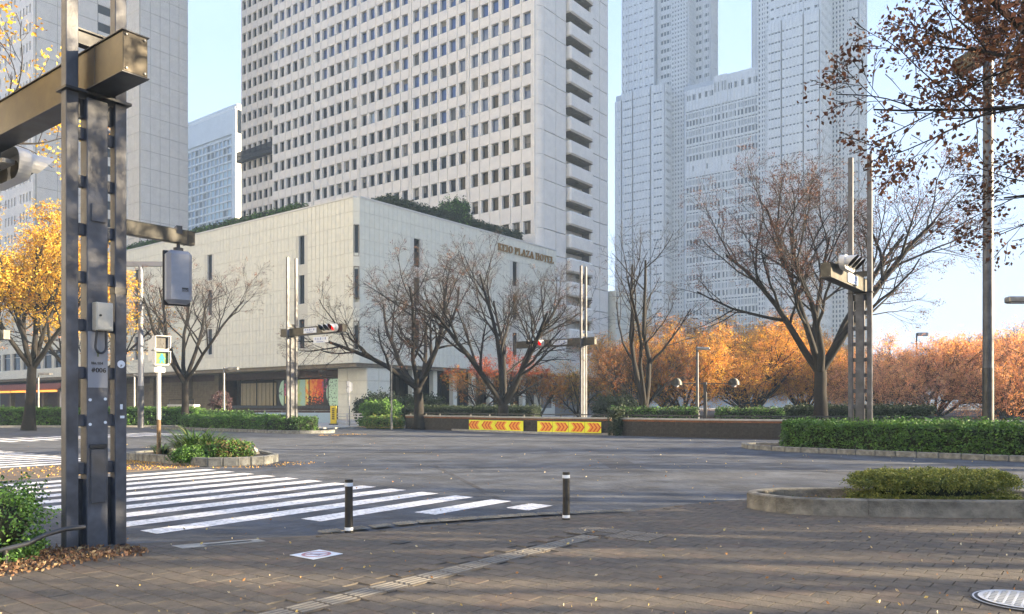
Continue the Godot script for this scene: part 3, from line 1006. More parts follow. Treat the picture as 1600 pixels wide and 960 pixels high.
func main_tower() -> void:
	rng.seed = 41
	var t := thing("hotel_tower", "tall cream hotel tower with a grid of small windows and a column of balconies", "building", w(81.1, 58.8))
	var o := t.position
	# local: x grows to the right along the windowed face (x = 58.8 - b), z = 81.1 - a
	var mass := MB.new()
	mass.span(Vector3(-53.9, 0, -17.2), Vector3(-1.2, 178, -0.55))
	mass.span(Vector3(-1.3, 0, -6.4), Vector3(0.35, 178, -1.4))
	mass.span(Vector3(-1.3, 0, -17.1), Vector3(-0.9, 178, -6.4))
	mass.span(Vector3(-1.3, 0, -17.2), Vector3(0.35, 178, -12.5))
	mass.span(Vector3(-77.2, 0, -26), Vector3(-53.8, 178, -9.3))
	part("wall", mass, M.joint_dark, t)
	var tops := [25.1, 28.9, 32.6, 36.1, 39.3]
	for i in 19: tops.append(39.3 + 3.14 * (i + 1))
	var ww := 1.15
	var wh := 1.68
	var pan := MB.new()
	var sk := MB.new()
	var win := []
	for sec in [[0.0, 5, 0.0], [-66.0, 2, -8.7]]:
		var right: float = sec[0]
		var zz: float = sec[2]
		var nb: int = sec[1]
		if nb == 2: right = -55.2
		var cols := []
		for bay in nb:
			for j in 6: cols.append(right - 11.0 * bay - 0.35 - 0.875 - 1.75 * j)
		cols.sort()
		var left: float = right - 11.0 * nb
		var lc := []
		for c in cols: lc.append(c - left)
		skin(sk, Vector3(left, 0, zz - 0.06), Vector3(1, 0, 0), Vector3(0, 0, 1), right - left, 20.0, tops, wh, 99.0, lc, ww, 0.42, 0.02)
		for ti in tops.size():
			var top: float = tops[ti]
			var nxt: float = tops[ti + 1] - wh if ti + 1 < tops.size() else 99.0
			for c in cols:
				var jb := 1.75
				# head panel over the window and the two half piers beside it
				pan.tile(Vector3(c - jb * 0.5 + 0.035, top + 0.0, zz - 0.06), Vector3(jb - 0.07, 0, 0), Vector3(0, nxt - top - 0.02, 0), Vector3(0, 0, 0.07), 0.045)
				pan.tile(Vector3(c - jb * 0.5 + 0.035, top - wh, zz - 0.06), Vector3((jb - ww) * 0.5 - 0.035, 0, 0), Vector3(0, wh, 0), Vector3(0, 0, 0.07), 0.03)
				pan.tile(Vector3(c + ww * 0.5, top - wh, zz - 0.06), Vector3((jb - ww) * 0.5 - 0.035, 0, 0), Vector3(0, wh, 0), Vector3(0, 0, 0.07), 0.03)
				var mname := "glass_sky_tint"
				var q: float = R(0.0, 0.42) + 0.25 + (top - 42.0) / 34.0 + (c + 25) / 95.0  # bluer panes higher and to the right: mirrored sky put into the colour
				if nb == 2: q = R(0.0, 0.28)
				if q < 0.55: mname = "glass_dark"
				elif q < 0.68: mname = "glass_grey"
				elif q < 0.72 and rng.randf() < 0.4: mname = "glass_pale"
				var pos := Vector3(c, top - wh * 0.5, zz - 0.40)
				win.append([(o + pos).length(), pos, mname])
			for bay in nb + 1:      # plain strip between bays
				var c2 := right - 11.0 * bay
				if bay == 0: pan.tile(Vector3(c2 - 0.35, top - wh, zz - 0.06), Vector3(0.33, 0, 0), Vector3(0, nxt - top + wh - 0.02, 0), Vector3(0, 0, 0.07), 0.02)
				elif bay < nb: pan.tile(Vector3(c2 - 0.13, top - wh, zz - 0.06), Vector3(0.24, 0, 0), Vector3(0, nxt - top + wh - 0.02, 0), Vector3(0, 0, 0.12), 0.04)
	part("wall_skin", sk, M.panel, t)
	part("wall_panel", pan, M.panel, t, Vector3.ZERO, "stuff")
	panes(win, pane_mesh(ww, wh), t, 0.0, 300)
	# rounded corner, plain side panels
	var cor := MB.new()
	for f in range(-5, 25):
		var y0 := 21.0 + 3.14 * f
		for s in 6:
			var p := PI * 0.5 * s / 6.0
			var q := PI * 0.5 * (s + 1) / 6.0
			var c := Vector3(-0.6, 0, -1.2)
			var P := c + Vector3(sin(p), 0, cos(p)) * 1.2
			var Q := c + Vector3(sin(q), 0, cos(q)) * 1.2
			cor.tri(P + Vector3.UP * (y0 + 0.02), Q + Vector3.UP * (y0 + 0.02), Q + Vector3.UP * (y0 + 3.12), (P - c).normalized(), (Q - c).normalized(), (Q - c).normalized())
			cor.tri(P + Vector3.UP * (y0 + 0.02), Q + Vector3.UP * (y0 + 3.12), P + Vector3.UP * (y0 + 3.12), (P - c).normalized(), (Q - c).normalized(), (P - c).normalized())
		for sp in [[-1.22, -3.9], [-3.92, -6.3], [-12.4, -14.8], [-14.82, -17.2]]:
			cor.tile(Vector3(0.35, y0 + 0.02, sp[0]), Vector3(0, 0, sp[1] - sp[0] + 0.03), Vector3(0, 3.10, 0), Vector3(0.25, 0, 0), 0.03)
	part("corner_panel", cor, M.panel, t, Vector3.ZERO, "stuff")
	# the column of balconies
	var bal := MB.new()
	bal.cbox(Vector3(-0.25, 1.0, 0), Vector3(2.5, 1.95, 5.8), 0.22)
	var bm := bal.done()
	var so := MB.new()
	so.span(Vector3(-1.4, 0.0, -2.85), Vector3(0.9, 0.08, 2.85))
	so.span(Vector3(0.0, -0.1, -1.2), Vector3(0.6, 0.02, 0.4))
	var sm := so.done()
	var dr := MB.new()
	dr.span(Vector3(-1.0, 0, -3.0), Vector3(-0.85, 3.0, 3.0))
	var dm := dr.done()
	for f in 25:
		var y := 6.6 + 3.14 * f if f < 6 else 25.44 + 3.14 * (f - 6)
		var b := part("balcony", bm, M.panel, t, Vector3(0.2, y, -9.4))
		part("soffit", sm, M.soffit, b, Vector3(-0.03, -0.07, 0))
		part("back_wall", dm, M.panel, b, Vector3(-0.2, -1.1, 0))
	# dark grille along the set-back part
	var gr := MB.new()
	gr.span(Vector3(-77.2, 48.6, -8.6), Vector3(-65.9, 48.8, -7.7))
	for i in 60: gr.box(Vector3(-77.1 + 0.19 * i, 49.6, -7.72), Vector3(0.09, 1.7, 0.06))
	for y in [48.9, 49.6, 50.45]: gr.box(Vector3(-71.5, y, -7.72), Vector3(11.3, 0.10, 0.09))
	part("grille", gr, M.post_dark, t)

func south_tower() -> void:
	rng.seed = 51
	var t := thing("office_tower", "pale panelled tower with small slot windows, behind the tall steel column", "building", w(58.2, 150.5))
	var mass := MB.new()
	mass.span(Vector3(-70, 0, -26), Vector3(-0.1, 150, -0.5))
	mass.span(Vector3(-70, 0, -26.4), Vector3(4.4, 150, -16.7))
	part("wall", mass, M.joint_dark, t)
	var pan := MB.new()
	var fl := 3.3
	for f in 30:
		var y := 20.0 + fl * f
		for i in 4:
			if i == 3: pan.tile(Vector3(-0.1, y + 0.02, -11.1), Vector3(0, 0, -2.7), Vector3(0, 1.7, 0), Vector3(0.1, 0, 0), 0.03)
			else: pan.tile(Vector3(-0.1, y + 0.02, -0.55 - 3.5 * i), Vector3(0, 0, -3.46), Vector3(0, fl - 0.04, 0), Vector3(0.1, 0, 0), 0.03)
		pan.tile(Vector3(-0.1, y + 0.02, -13.9), Vector3(0, 0, -2.8), Vector3(0, fl - 0.04, 0), Vector3(0.1, 0, 0), 0.03)
		for i in 5: pan.tile(Vector3(4.4, y + 0.02, -16.8 - 1.92 * i), Vector3(0, 0, -1.88), Vector3(0, fl - 0.04, 0), Vector3(0.1, 0, 0), 0.03)
		for i in 2: pan.tile(Vector3(-0.05 + 2.2 * i, y + 0.02, -16.7), Vector3(2.17, 0, 0), Vector3(0, fl - 0.04, 0), Vector3(0, 0, 0.1), 0.03)
	part("wall_panel", pan, M.panel_cool, t, Vector3.ZERO, "stuff")
	# windowed face
	var tops := []
	for f in 30: tops.append(22.6 + fl * f)
	var cols := []
	for i in 30:
		cols.append(70.0 - 1.0 - 1.35 * (i % 4) - 6.6 * (i / 4) - (0.3 if i % 4 == 0 else 0.3))
	cols.sort()
	var sk := MB.new()
	skin(sk, Vector3(-70, 0, 0), Vector3(1, 0, 0), Vector3(0, 0, 1), 70, 16.0, tops, 1.6, 125.0, cols, 0.62, 0.4)
	part("wall_skin", sk, M.panel_cool, t)
	var win := []
	for tp in tops:
		for c in cols: win.append([tp - c * 0.2, Vector3(c - 70.0, tp - 0.8, -0.36), "glass_dark" if rng.randf() < 0.6 else "glass_grey"])
	panes(win, pane_mesh(0.62, 1.6), t, 0.0, 0)
	var gl := MB.new()
	for f in 30: gl.tile(Vector3(-0.1, 20.0 + fl * f + 1.75, -11.15), Vector3(0, 0, -2.6), Vector3(0, 1.5, 0), Vector3(0.04, 0, 0), 0.01)
	part("window", gl, M.glass_grey, t, Vector3.ZERO, "stuff")

func far_block() -> void:
	rng.seed = 61
	var t := thing("far_tower", "distant pale blue glass office block in the gap between two towers", "building", w(185.0, 284.0))
	var mb := MB.new()
	mb.span(Vector3(-60, 0, -30), Vector3(0, 124, -0.8))
	mb.span(Vector3(-60, 112, -30), Vector3(0, 121.5, -0.02))
	part("wall", mb, M.granite, t)
	mb = MB.new()
	for i in 40: mb.span(Vector3(-59.8 + 1.5 * i, 121.6, -0.7), Vector3(-59.0 + 1.5 * i, 122.6, -0.2))
	part("parapet", mb, M.panel_cool, t)
	mb = MB.new()
	var gl := {}
	for f in 34:
		var y := 3.2 * f + 2.0
		mb.span(Vector3(-60, y + 2.6, -0.8), Vector3(0, y + 3.2, 0))
		for i in 20:
			var x := -60 + 3.0 * i
			var k := "glass_pale" if rng.randf() < 0.75 else "glass_grey"
			if f < 31 and i > 12 and rng.randf() < 0.6: k = "pale_blue"
			if not gl.has(k): gl[k] = MB.new()
			gl[k].tile(Vector3(x + 0.08, y + 0.04, -0.5), Vector3(2.8, 0, 0), Vector3(0, 2.5, 0), Vector3(0, 0, 0.04), 0.02)
	for i in 21: mb.span(Vector3(-60 + 3.0 * i - 0.09, 2, -0.8), Vector3(-60 + 3.0 * i + 0.09, 111, 0.05))
	mb.span(Vector3(-2.6, 0, -0.9), Vector3(0.02, 112, 0.02))
	part("wall_skin", mb, M.granite, t)
	for k in gl: part("window", gl[k], M[k], t, Vector3.ZERO, "stuff")

# One face of the twin towers: an opening field. dirx: faces +x instead of +z.
func field(wall: MB, glass: MB, a: float, b0: float, b1: float, h0: float, h1: float, fl: float, n: int, ww: float, wh: float, dirx := false) -> void:
	var tops := []
	var y := h0 + fl
	while y <= h1 + 0.01:
		tops.append(y - (fl - wh) * 0.35)
		y += fl
	var wid := absf(b1 - b0)
	var cols := []
	for i in n: cols.append(wid * (i + 0.5) / n)
	var o := w(a, maxf(b0, b1)) if not dirx else w(minf(b0, b1), a)
	var u := Vector3(1, 0, 0) if not dirx else Vector3(0, 0, -1)
	var k := Vector3(0, 0, 1) if not dirx else Vector3(1, 0, 0)
	skin(wall, o, u, k, wid, h0, tops, wh, h1, cols, ww, 0.6)
	if wid > 3.0:
		var nr := maxi(2, roundi(wid / 1.55))
		for i in nr + 1: wall.box(o + u * (wid * i / nr) + Vector3.UP * (h0 + h1) * 0.5 + k * 0.1, Vector3(0.34, h1 - h0, 0.26), Basis(u, Vector3.UP, k))
	var p := o - k * 0.55 + Vector3.UP * h0
	glass.quad(p, p + u * wid, p + u * wid + Vector3.UP * (h1 - h0), p + Vector3.UP * (h1 - h0))

func block(mb: MB, a0: float, a1: float, b0: float, b1: float, h: float) -> void:
	mb.span(w(a0 + 0.7, b0 + 0.7, 0), w(a1, b1 - 0.02, h))

func twin_towers() -> void:
	var t := thing("twin_tower_block", "huge pale grey granite tower block with two shafts joined by a lower middle", "building")
	var wa := MB.new()
	var gd := MB.new()
	var gp := MB.new()
	var mass := MB.new()
	var F := 4.08
	# first shaft: lower stage, upper stage, dark recess, pilasters, rear part
	block(mass, 338, 380, 169.2, 196.1, 153.0)
	field(wa, gd, 338, 169.2, 176.9, 20, 153, F, 1, 4.6, 0.75)
	field(wa, gd, 338, 176.9, 186.5, 20, 153, F, 6, 0.85, 0.65)
	field(wa, gd, 338, 186.5, 192.6, 20, 153, F, 1, 4.6, 0.7)
	field(wa, gd, 338, 192.6, 196.1, 20, 150, F, 1, 1.2, 0.6)
	field(wa, gd, 169.2, 338, 345, 20, 153, F, 1, 5.6, 1.5, true)
	block(mass, 342, 380, 176.9, 194.3, 262.0)
	field(wa, gd, 341.5, 176.9, 191.0, 153, 262, F, 5, 1.9, 0.65)
	field(wa, gd, 341.5, 191.0, 194.3, 153, 262, F, 2, 0.5, 1.4)
	block(mass, 346, 380, 167.5, 176.9, 262.0)
	field(wa, gd, 345.5, 169.0, 176.9, 153, 262, F, 1, 5.6, 1.9)
	block(mass, 344.6, 380, 160.5, 169.0, 262.0)
	field(wa, gd, 344.4, 160.5, 169.2, 20, 262, F * 0.5, 6, 0.6, 1.1)
	field(wa, gd, 160.5, 344.4, 352, 151, 262, F * 0.5, 5, 0.6, 1.1, true)
	block(mass, 352, 359.6, 152.5, 160.5, 262.0)
	field(wa, gd, 351.8, 156.8, 160.5, 151, 262, F, 1, 2.8, 1.7)
	field(wa, gd, 351.8, 152.5, 156.8, 151, 262, F, 1, 2.4, 1.7)
	field(wa, gd, 152.5, 351.8, 359.6, 151, 262, F, 2, 1.2, 0.8, true)
	# middle
	block(mass, 341, 372, 124.5, 161.5, 150.0)
	var mw := [[159.9, 153.6, 4], [153.4, 143.0, 6], [142.4, 132.2, 6], [132.0, 125.4, 4]]
	for q in mw:
		for f in 14:
			var h0 := 113.5 + 8.16 * (f - 11) if f > 10 else 17.3 + 8.16 * f
			field(wa, gd, 340.6, q[1], q[0], h0, h0 + 3.9, 3.9, q[2], (q[0] - q[1]) / q[2] - 0.45, 2.6)
			field(wa, gp, 340.6, q[1], q[0], h0 + 3.9, h0 + 6.9, 3.0, q[2] * 2, (q[0] - q[1]) / q[2] * 0.5 - 0.3, 2.4)
			field(wa, gd, 340.6, q[1], q[0], h0 + 6.9, h0 + 8.16, 1.26, 1, q[0] - q[1] - 0.5, 0.6)
	field(wa, gd, 340.6, 125.4, 159.9, 107.06, 113.5, 6.44, 5, 0.7, 2.6)
	field(wa, gd, 340.6, 146.0, 159.9, 138.0, 147.5, 9.5, 5, 1.7, 2.6)
	field(wa, gd, 340.4, 140.0, 146.0, 138.0, 150.8, 12.8, 7, 0.5, 4.5)
	field(wa, gd, 340.6, 125.4, 140.0, 138.0, 149.2, 11.2, 5, 1.8, 2.8)
	# second shaft
	block(mass, 349, 380, 98.3, 131.5, 262.0)
	field(wa, gd, 348.8, 125.0, 131.5, 151, 262, F, 1, 1.6, 1.0)
	block(mass, 340, 380, 98.3, 125.4, 262.0)
	field(wa, gd, 339.6, 120.6, 125.4, 20, 262, F * 0.5, 4, 0.7, 1.2)
	block(mass, 338, 380, 98.3, 120.6, 166.0)
	field(wa, gd, 338, 114.6, 120.6, 20, 166, F, 1, 4.8, 0.75)
	field(wa, gd, 338, 105.4, 114.6, 20, 166, F, 6, 0.85, 0.65)
	field(wa, gd, 338, 98.3, 105.4, 20, 166, F, 1, 5.2, 0.75)
	field(wa, gd, 339.6, 117.6, 120.6, 166, 262, F, 1, 1.4, 0.9)
	field(wa, gd, 339.6, 106.0, 117.6, 166, 262, F, 5, 1.6, 0.7)
	field(wa, gd, 339.6, 98.3, 106.0, 166, 262, F, 2, 2.6, 1.1)
	field(wa, gd, 98.3, 338, 353.5, 20, 262, F, 3, 3.9, 1.5, true)
	block(mass, 353.5, 380, 92.8, 98.3, 262.0)
	field(wa, gd, 353.5, 92.8, 98.3, 20, 262, F * 0.5, 4, 0.7, 1.2)
	block(mass, 353.8, 365, 86.8, 92.8, 200.0)
	field(wa, gd, 353.6, 86.8, 92.8, 20, 200, F, 1, 4.4, 0.8)
	field(wa, gd, 86.8, 353.6, 365, 20, 200, F, 3, 2.4, 1.0, true)
	part("wall", mass, M.granite_dark, t)
	part("wall_skin", wa, M.granite, t)
	part("window", gd, M.glass_grey, t, Vector3.ZERO, "stuff")
	part("window", gp, M.glass_pale, t, Vector3.ZERO, "stuff")
	# gable blocks over the sheet of windows: the plain crown of the middle part
	var cr := MB.new()
	cr.span(w(341.2, 124.6, 149.2), w(360, 140.0, 150.6)); cr.span(w(341.2, 146.0, 146.5), w(360, 161.0, 147.6))
	part("roof_edge", cr, M.granite, t)

# Unseen towers: western ones added to block the sun, others mirrored in hotel glass.
func off_street_blocks() -> void:
	var list := [
		["office_tower", "broad tower added out of view to the west to block the low sun", 131.0, 235.0, -80.0, -20.0, 120.0, "panel"],
		["office_tower", "second tower added out of view to the west to shade the twin towers", 405.0, 475.0, -34.0, 0.0, 250.0, "panel"],
		["office_tower", "white office tower with long window bands across the street behind the viewpoint", -75.0, -42.0, 0.0, 72.0, 115.0, "panel"],
		["office_tower", "tall pale office tower on the next block behind the viewpoint", -62.0, -30.0, 96.0, 170.0, 120.0, "panel"]]
	for q in list:
		var t := thing(q[0], q[1], "building")
		var mass := MB.new()
		mass.span(w(q[2] + 0.6, q[4] + 0.6, 0), w(q[3] - 0.6, q[5] - 0.6, q[6]))
		part("glass_core", mass, M.glass_grey, t)
		var sk := MB.new()
		var fl := 4.0
		var y := 0.0
		while y < q[6]:
			sk.span(w(q[2], q[4], y), w(q[3], q[5], y + 2.1))
			y += fl
		for i in 40:
			var b: float = lerpf(q[4], q[5], i / 39.0)
			for a in [q[2], q[3]]: sk.box(w(a, b, q[6] * 0.5), Vector3(0.5, q[6], 0.9))
			var a2: float = lerpf(q[2], q[3], i / 39.0)
			for bb in [q[4], q[5]]: sk.box(w(a2, bb, q[6] * 0.5), Vector3(0.9, q[6], 0.5))
		part("wall_band", sk, M[q[7]], t)

# ---- street furniture --------------------------------------------------------------------
const GLYPHS := {   # strokes on a 10 x 10 field
	"naka": [[1, 7.5, 9, 7.5], [1, 3.5, 9, 3.5], [1, 7.5, 1, 3.5], [9, 7.5, 9, 3.5], [5, 10, 5, 0]],
	"o": [[2, 7.5, 8, 7.5], [2, 7.5, 2, 4], [8, 7.5, 8, 4], [0.5, 4, 9.5, 4], [5, 10, 5, 4], [5, 4, 1, 0], [5, 4, 9, 0]],
	"dori": [[1.5, 9, 2.5, 8], [1, 6, 2.5, 6], [2.5, 6, 2.5, 2], [2.5, 2, 1, 0.5], [2.5, 1.5, 9.5, 0.2], [4, 9, 9, 9], [6.5, 9, 6.5, 2], [4, 7, 9, 7], [4, 5, 9, 5], [4, 7, 4, 2], [9, 7, 9, 2]],
	"ri": [[3, 9, 3, 4], [7, 9.5, 7, 4], [7, 4, 4, 0]],
	"higashi": [[1, 8.5, 9, 8.5], [5, 10, 5, 0], [2.5, 7, 7.5, 7], [2.5, 5.3, 7.5, 5.3], [2.5, 3.8, 7.5, 3.8], [2.5, 7, 2.5, 3.8], [7.5, 7, 7.5, 3.8], [5, 3.8, 1, 0.5], [5, 3.8, 9, 0.5]]}

func name_plate(parent: Node3D, at: Vector3, turn: float, wd: float) -> void:     # pale plate with the street's name
	var mb := MB.new()
	mb.cbox(Vector3.ZERO, Vector3(wd, wd * 0.26, 0.03), 0.008)
	var p := part("name_plate", mb, M.sign_white, parent, at)
	p.rotation.y = turn
	mb = MB.new()
	var s := wd * 0.011
	var x := -wd * 0.40
	for gl in ["naka", "o", "dori", "ri", "higashi"]:
		for q in GLYPHS[gl]:
			var a := Vector3(x + q[0] * s * 1.1, -0.01 * wd + q[1] * s, 0.018)
			var b := Vector3(x + q[2] * s * 1.1, -0.01 * wd + q[3] * s, 0.018)
			var d := (b - a)
			var u := d.normalized()
			mb.box((a + b) * 0.5, Vector3(d.length() + s * 0.5, s * 0.95, 0.006), Basis(u, Vector3(-u.y, u.x, 0), Vector3(0, 0, 1)))
		x += wd * 0.165
	part("name", mb, M.sign_blue, p)
	var tm := TextMesh.new()
	tm.text = "Chuo-dori Ave. E."
	tm.font_size = 32
	tm.pixel_size = wd * 0.0022
	tm.depth = 0.006
	var sf := SystemFont.new()
	sf.font_names = PackedStringArray(["Droid Sans"])
	tm.font = sf
	part("name", tm, M.sign_blue, p, Vector3(0, -wd * 0.075, 0.02))

func traffic_light(label: String, at: Vector3, turn: float, lit: String, seen_lit := true) -> Node3D:
	# three lenses side by side, facing +z before it is turned
	var t := thing("traffic_light", label, "traffic light", at, turn, "traffic lights on the steel beams")
	var pl := PackedVector2Array()
	for i in 24:
		var a := TAU * i / 24.0
		pl.append(Vector2(cos(a) * 0.225 + (0.40 if cos(a) > 0 else -0.40), sin(a) * 0.225))
	var mb := MB.new()
	mb.prism(pl, -0.11, 0.06)
	var h := part("housing", mb, M.white_paint, t)
	h.rotation.x = PI / 2
	for i in 3:
		var x := -0.40 + 0.40 * i
		var nm: String = ["lamp_green", "sign_yellow", "lamp_red"][i]
		mb = MB.new()
		mb.cyl(Vector3(x, 0, 0.055), Vector3(x, 0, 0.085), 0.15, 20)
		part("lens", mb, M[nm] if nm == lit else M.black, t)
		mb = MB.new()
		var hood := MB.new()
		for k in 14:
			var a := deg_to_rad(-40.0 + 260.0 * k / 14.0)
			var b := deg_to_rad(-40.0 + 260.0 * (k + 1) / 14.0)
			var la := 0.06 + 0.28 * clampf(sin(a) * 0.6 + 0.5, 0.1, 1.0)
			var lb := 0.06 + 0.28 * clampf(sin(b) * 0.6 + 0.5, 0.1, 1.0)
			for rr in [[0.185, 1], [0.172, -1]]:
				var p := Vector3(x + cos(a) * rr[0], sin(a) * rr[0], 0.06)
				var q := Vector3(x + cos(b) * rr[0], sin(b) * rr[0], 0.06)
				if rr[1] > 0: mb.quad(p, p + Vector3(0, 0, la), q + Vector3(0, 0, lb), q)
				else: hood.quad(p, q, q + Vector3(0, 0, lb), p + Vector3(0, 0, la))
		var hd := part("hood", mb, M.white_paint, t)
		part("lining", hood, M.black, hd)
	mb = MB.new()
	mb.box(Vector3(0, 0, -0.18), Vector3(0.9, 0.06, 0.16)); mb.box(Vector3(0, 0.1, -0.20), Vector3(0.12, 0.3, 0.12))
	part("bracket", mb, M.steel, t)
	return t

# A gantry column: two tall posts, a box between them, rungs, and a box beam through its head. Local x runs along the pair, local z along the beam.
func column(label: String, at: Vector3, turn: float, sc: float, H: float, bh: float, z0: float, z1: float, mbeam: String) -> Node3D:
	var t := thing("gantry_column", label, "signal column", at, turn, "steel signal columns at the crossing")
	var hw := 0.272 * sc
	for s in [-1.0, 1.0]:
		var mb := MB.new()
		mb.cbox(Vector3(s * hw, H * 0.5, 0.0), Vector3(0.135 * sc, H, 0.13 * sc), 0.008)
		part("post", mb, M.post, t)
	var mb := MB.new()
	mb.cbox(Vector3(0, bh * 0.5 - 0.03, -0.01), Vector3(0.235 * sc, bh - 0.06, 0.17 * sc), 0.008)
	part("centre_post", mb, M.post, t)
	var n := int((bh - 0.3) / 0.545)
	for i in n:
		var y := 0.92 + 0.545 * i
		if y > bh - 0.25: break
		for s in [-1.0, 1.0]:
			mb = MB.new()
			mb.cbox(Vector3(s * (hw + 0.118 * sc) * 0.5, y, -0.03), Vector3(0.20 * sc, 0.135, 0.07), 0.006)
			part("rung", mb, M.post, t)
	for s in [-1.0, 1.0]:
		mb = MB.new()
		mb.box(Vector3(s * (hw + 0.118 * sc) * 0.5, 0.40, -0.05), Vector3(0.17 * sc, 0.8, 0.02))
		part("foot_plate", mb, M.post_dark, t)
		mb = MB.new()
		mb.box(Vector3(s * (hw + 0.118 * sc) * 0.5, bh - 0.18, -0.03), Vector3(0.15 * sc, 0.22, 0.06))
		part("stiffener", mb, M.post_dark, t)
	mb = MB.new()
	mb.cbox(Vector3(0, bh - 0.02, 0.0), Vector3(0.74 * sc, 0.035, 0.26), 0.004)
	part("head_plate", mb, M.post_dark, t)
	# beam
	var bw := 0.27 * sc
	var hh := 0.46
	mb = MB.new()
	mb.cbox(Vector3(0, bh + hh * 0.5, (z0 + z1) * 0.5), Vector3(bw, hh - 0.03, z1 - z0 - 0.02), 0.006)
	var bm := part("beam", mb, M[mbeam], t)
	mb = MB.new()
	mb.box(Vector3(0, bh + hh - 0.006, (z0 + z1) * 0.5), Vector3(bw + 0.03, 0.012, z1 - z0))
	mb.box(Vector3(0, bh + 0.006, (z0 + z1) * 0.5), Vector3(bw + 0.03, 0.012, z1 - z0))
	for z in [-0.30, 0.30, -2.6]:
		if z > z0 and z < z1:
			for s in [-1.0, 1.0]: mb.box(Vector3(s * (bw * 0.5 + 0.002), bh + hh * 0.5, z), Vector3(0.006, hh - 0.03, 0.012))
	part("edge_strip", mb, M.post_dark, bm)
	mb = MB.new()
	for z in [z0, z1]:
		for p in [[-1, -1], [1, -1], [-1, 1], [1, 1]]: mb.cyl(Vector3(p[0] * (bw * 0.5 - 0.035), bh + hh * 0.5 + p[1] * 0.18, z - 0.006), Vector3(p[0] * (bw * 0.5 - 0.035), bh + hh * 0.5 + p[1] * 0.18, z + 0.006), 0.012, 8)
	part("screw", mb, M.steel, bm)
	# cross tie above the beam
	mb = MB.new()
	mb.box(Vector3(0, bh + hh + 0.18, -0.05), Vector3(hw * 2, 0.16, 0.05)); mb.box(Vector3(0, bh + hh + 0.26, -0.05), Vector3(hw * 2, 0.02, 0.12)); mb.box(Vector3(0, bh + hh + 0.10, -0.05), Vector3(hw * 2, 0.02, 0.12))
	part("tie", mb, M.post_dark, t)
	return t

func lamp_post(called: String, label: String, at: Vector3, h: float, r: float, arm: Vector3, m: String, head: Vector3) -> Node3D:
	var t := thing(called, label, "lamp post", at)
	var mb := MB.new()
	mb.tube(PackedVector3Array([Vector3(0, -0.1, 0), Vector3(0, 1.0, 0), Vector3(0, 1.02, 0), Vector3(0, h, 0)]), PackedFloat32Array([r * 1.3, r * 1.3, r, r * 0.75]), 10, true)
	part("pole", mb, M[m], t)
	mb = MB.new()
	mb.cyl(Vector3(0, h - r, 0), Vector3(0, h - r, 0) + arm * 0.6, r * 0.6, 8)
	part("arm", mb, M[m], t)
	mb = MB.new()
	var u := arm.normalized()
	mb.cbox(Vector3(0, h - r, 0) + arm * 0.8, head, 0.03, Basis(u, Vector3.UP, u.cross(Vector3.UP)))
	var hd := part("lamp_head", mb, M.steel, t)
	mb = MB.new()
	mb.box(Vector3(0, h - r - head.y * 0.5 - 0.005, 0) + arm * 0.8, Vector3(head.x * 0.8, 0.012, head.z * 0.8), Basis(u, Vector3.UP, u.cross(Vector3.UP)))
	part("diffuser", mb, M.white_paint, hd)
	return t

func words(parent: Node3D, s: String, at: Vector3, turn: float, size: float, m: String) -> void:
	var tm := TextMesh.new()
	tm.text = s
	tm.font_size = 32
	tm.pixel_size = size / 24.0
	tm.depth = 0.003
	var sf := SystemFont.new()
	sf.font_names = PackedStringArray(["Droid Sans"])
	sf.font_weight = 700
	tm.font = sf
	var o := part("lettering", tm, M[m], parent, at)
	o.rotation.y = turn

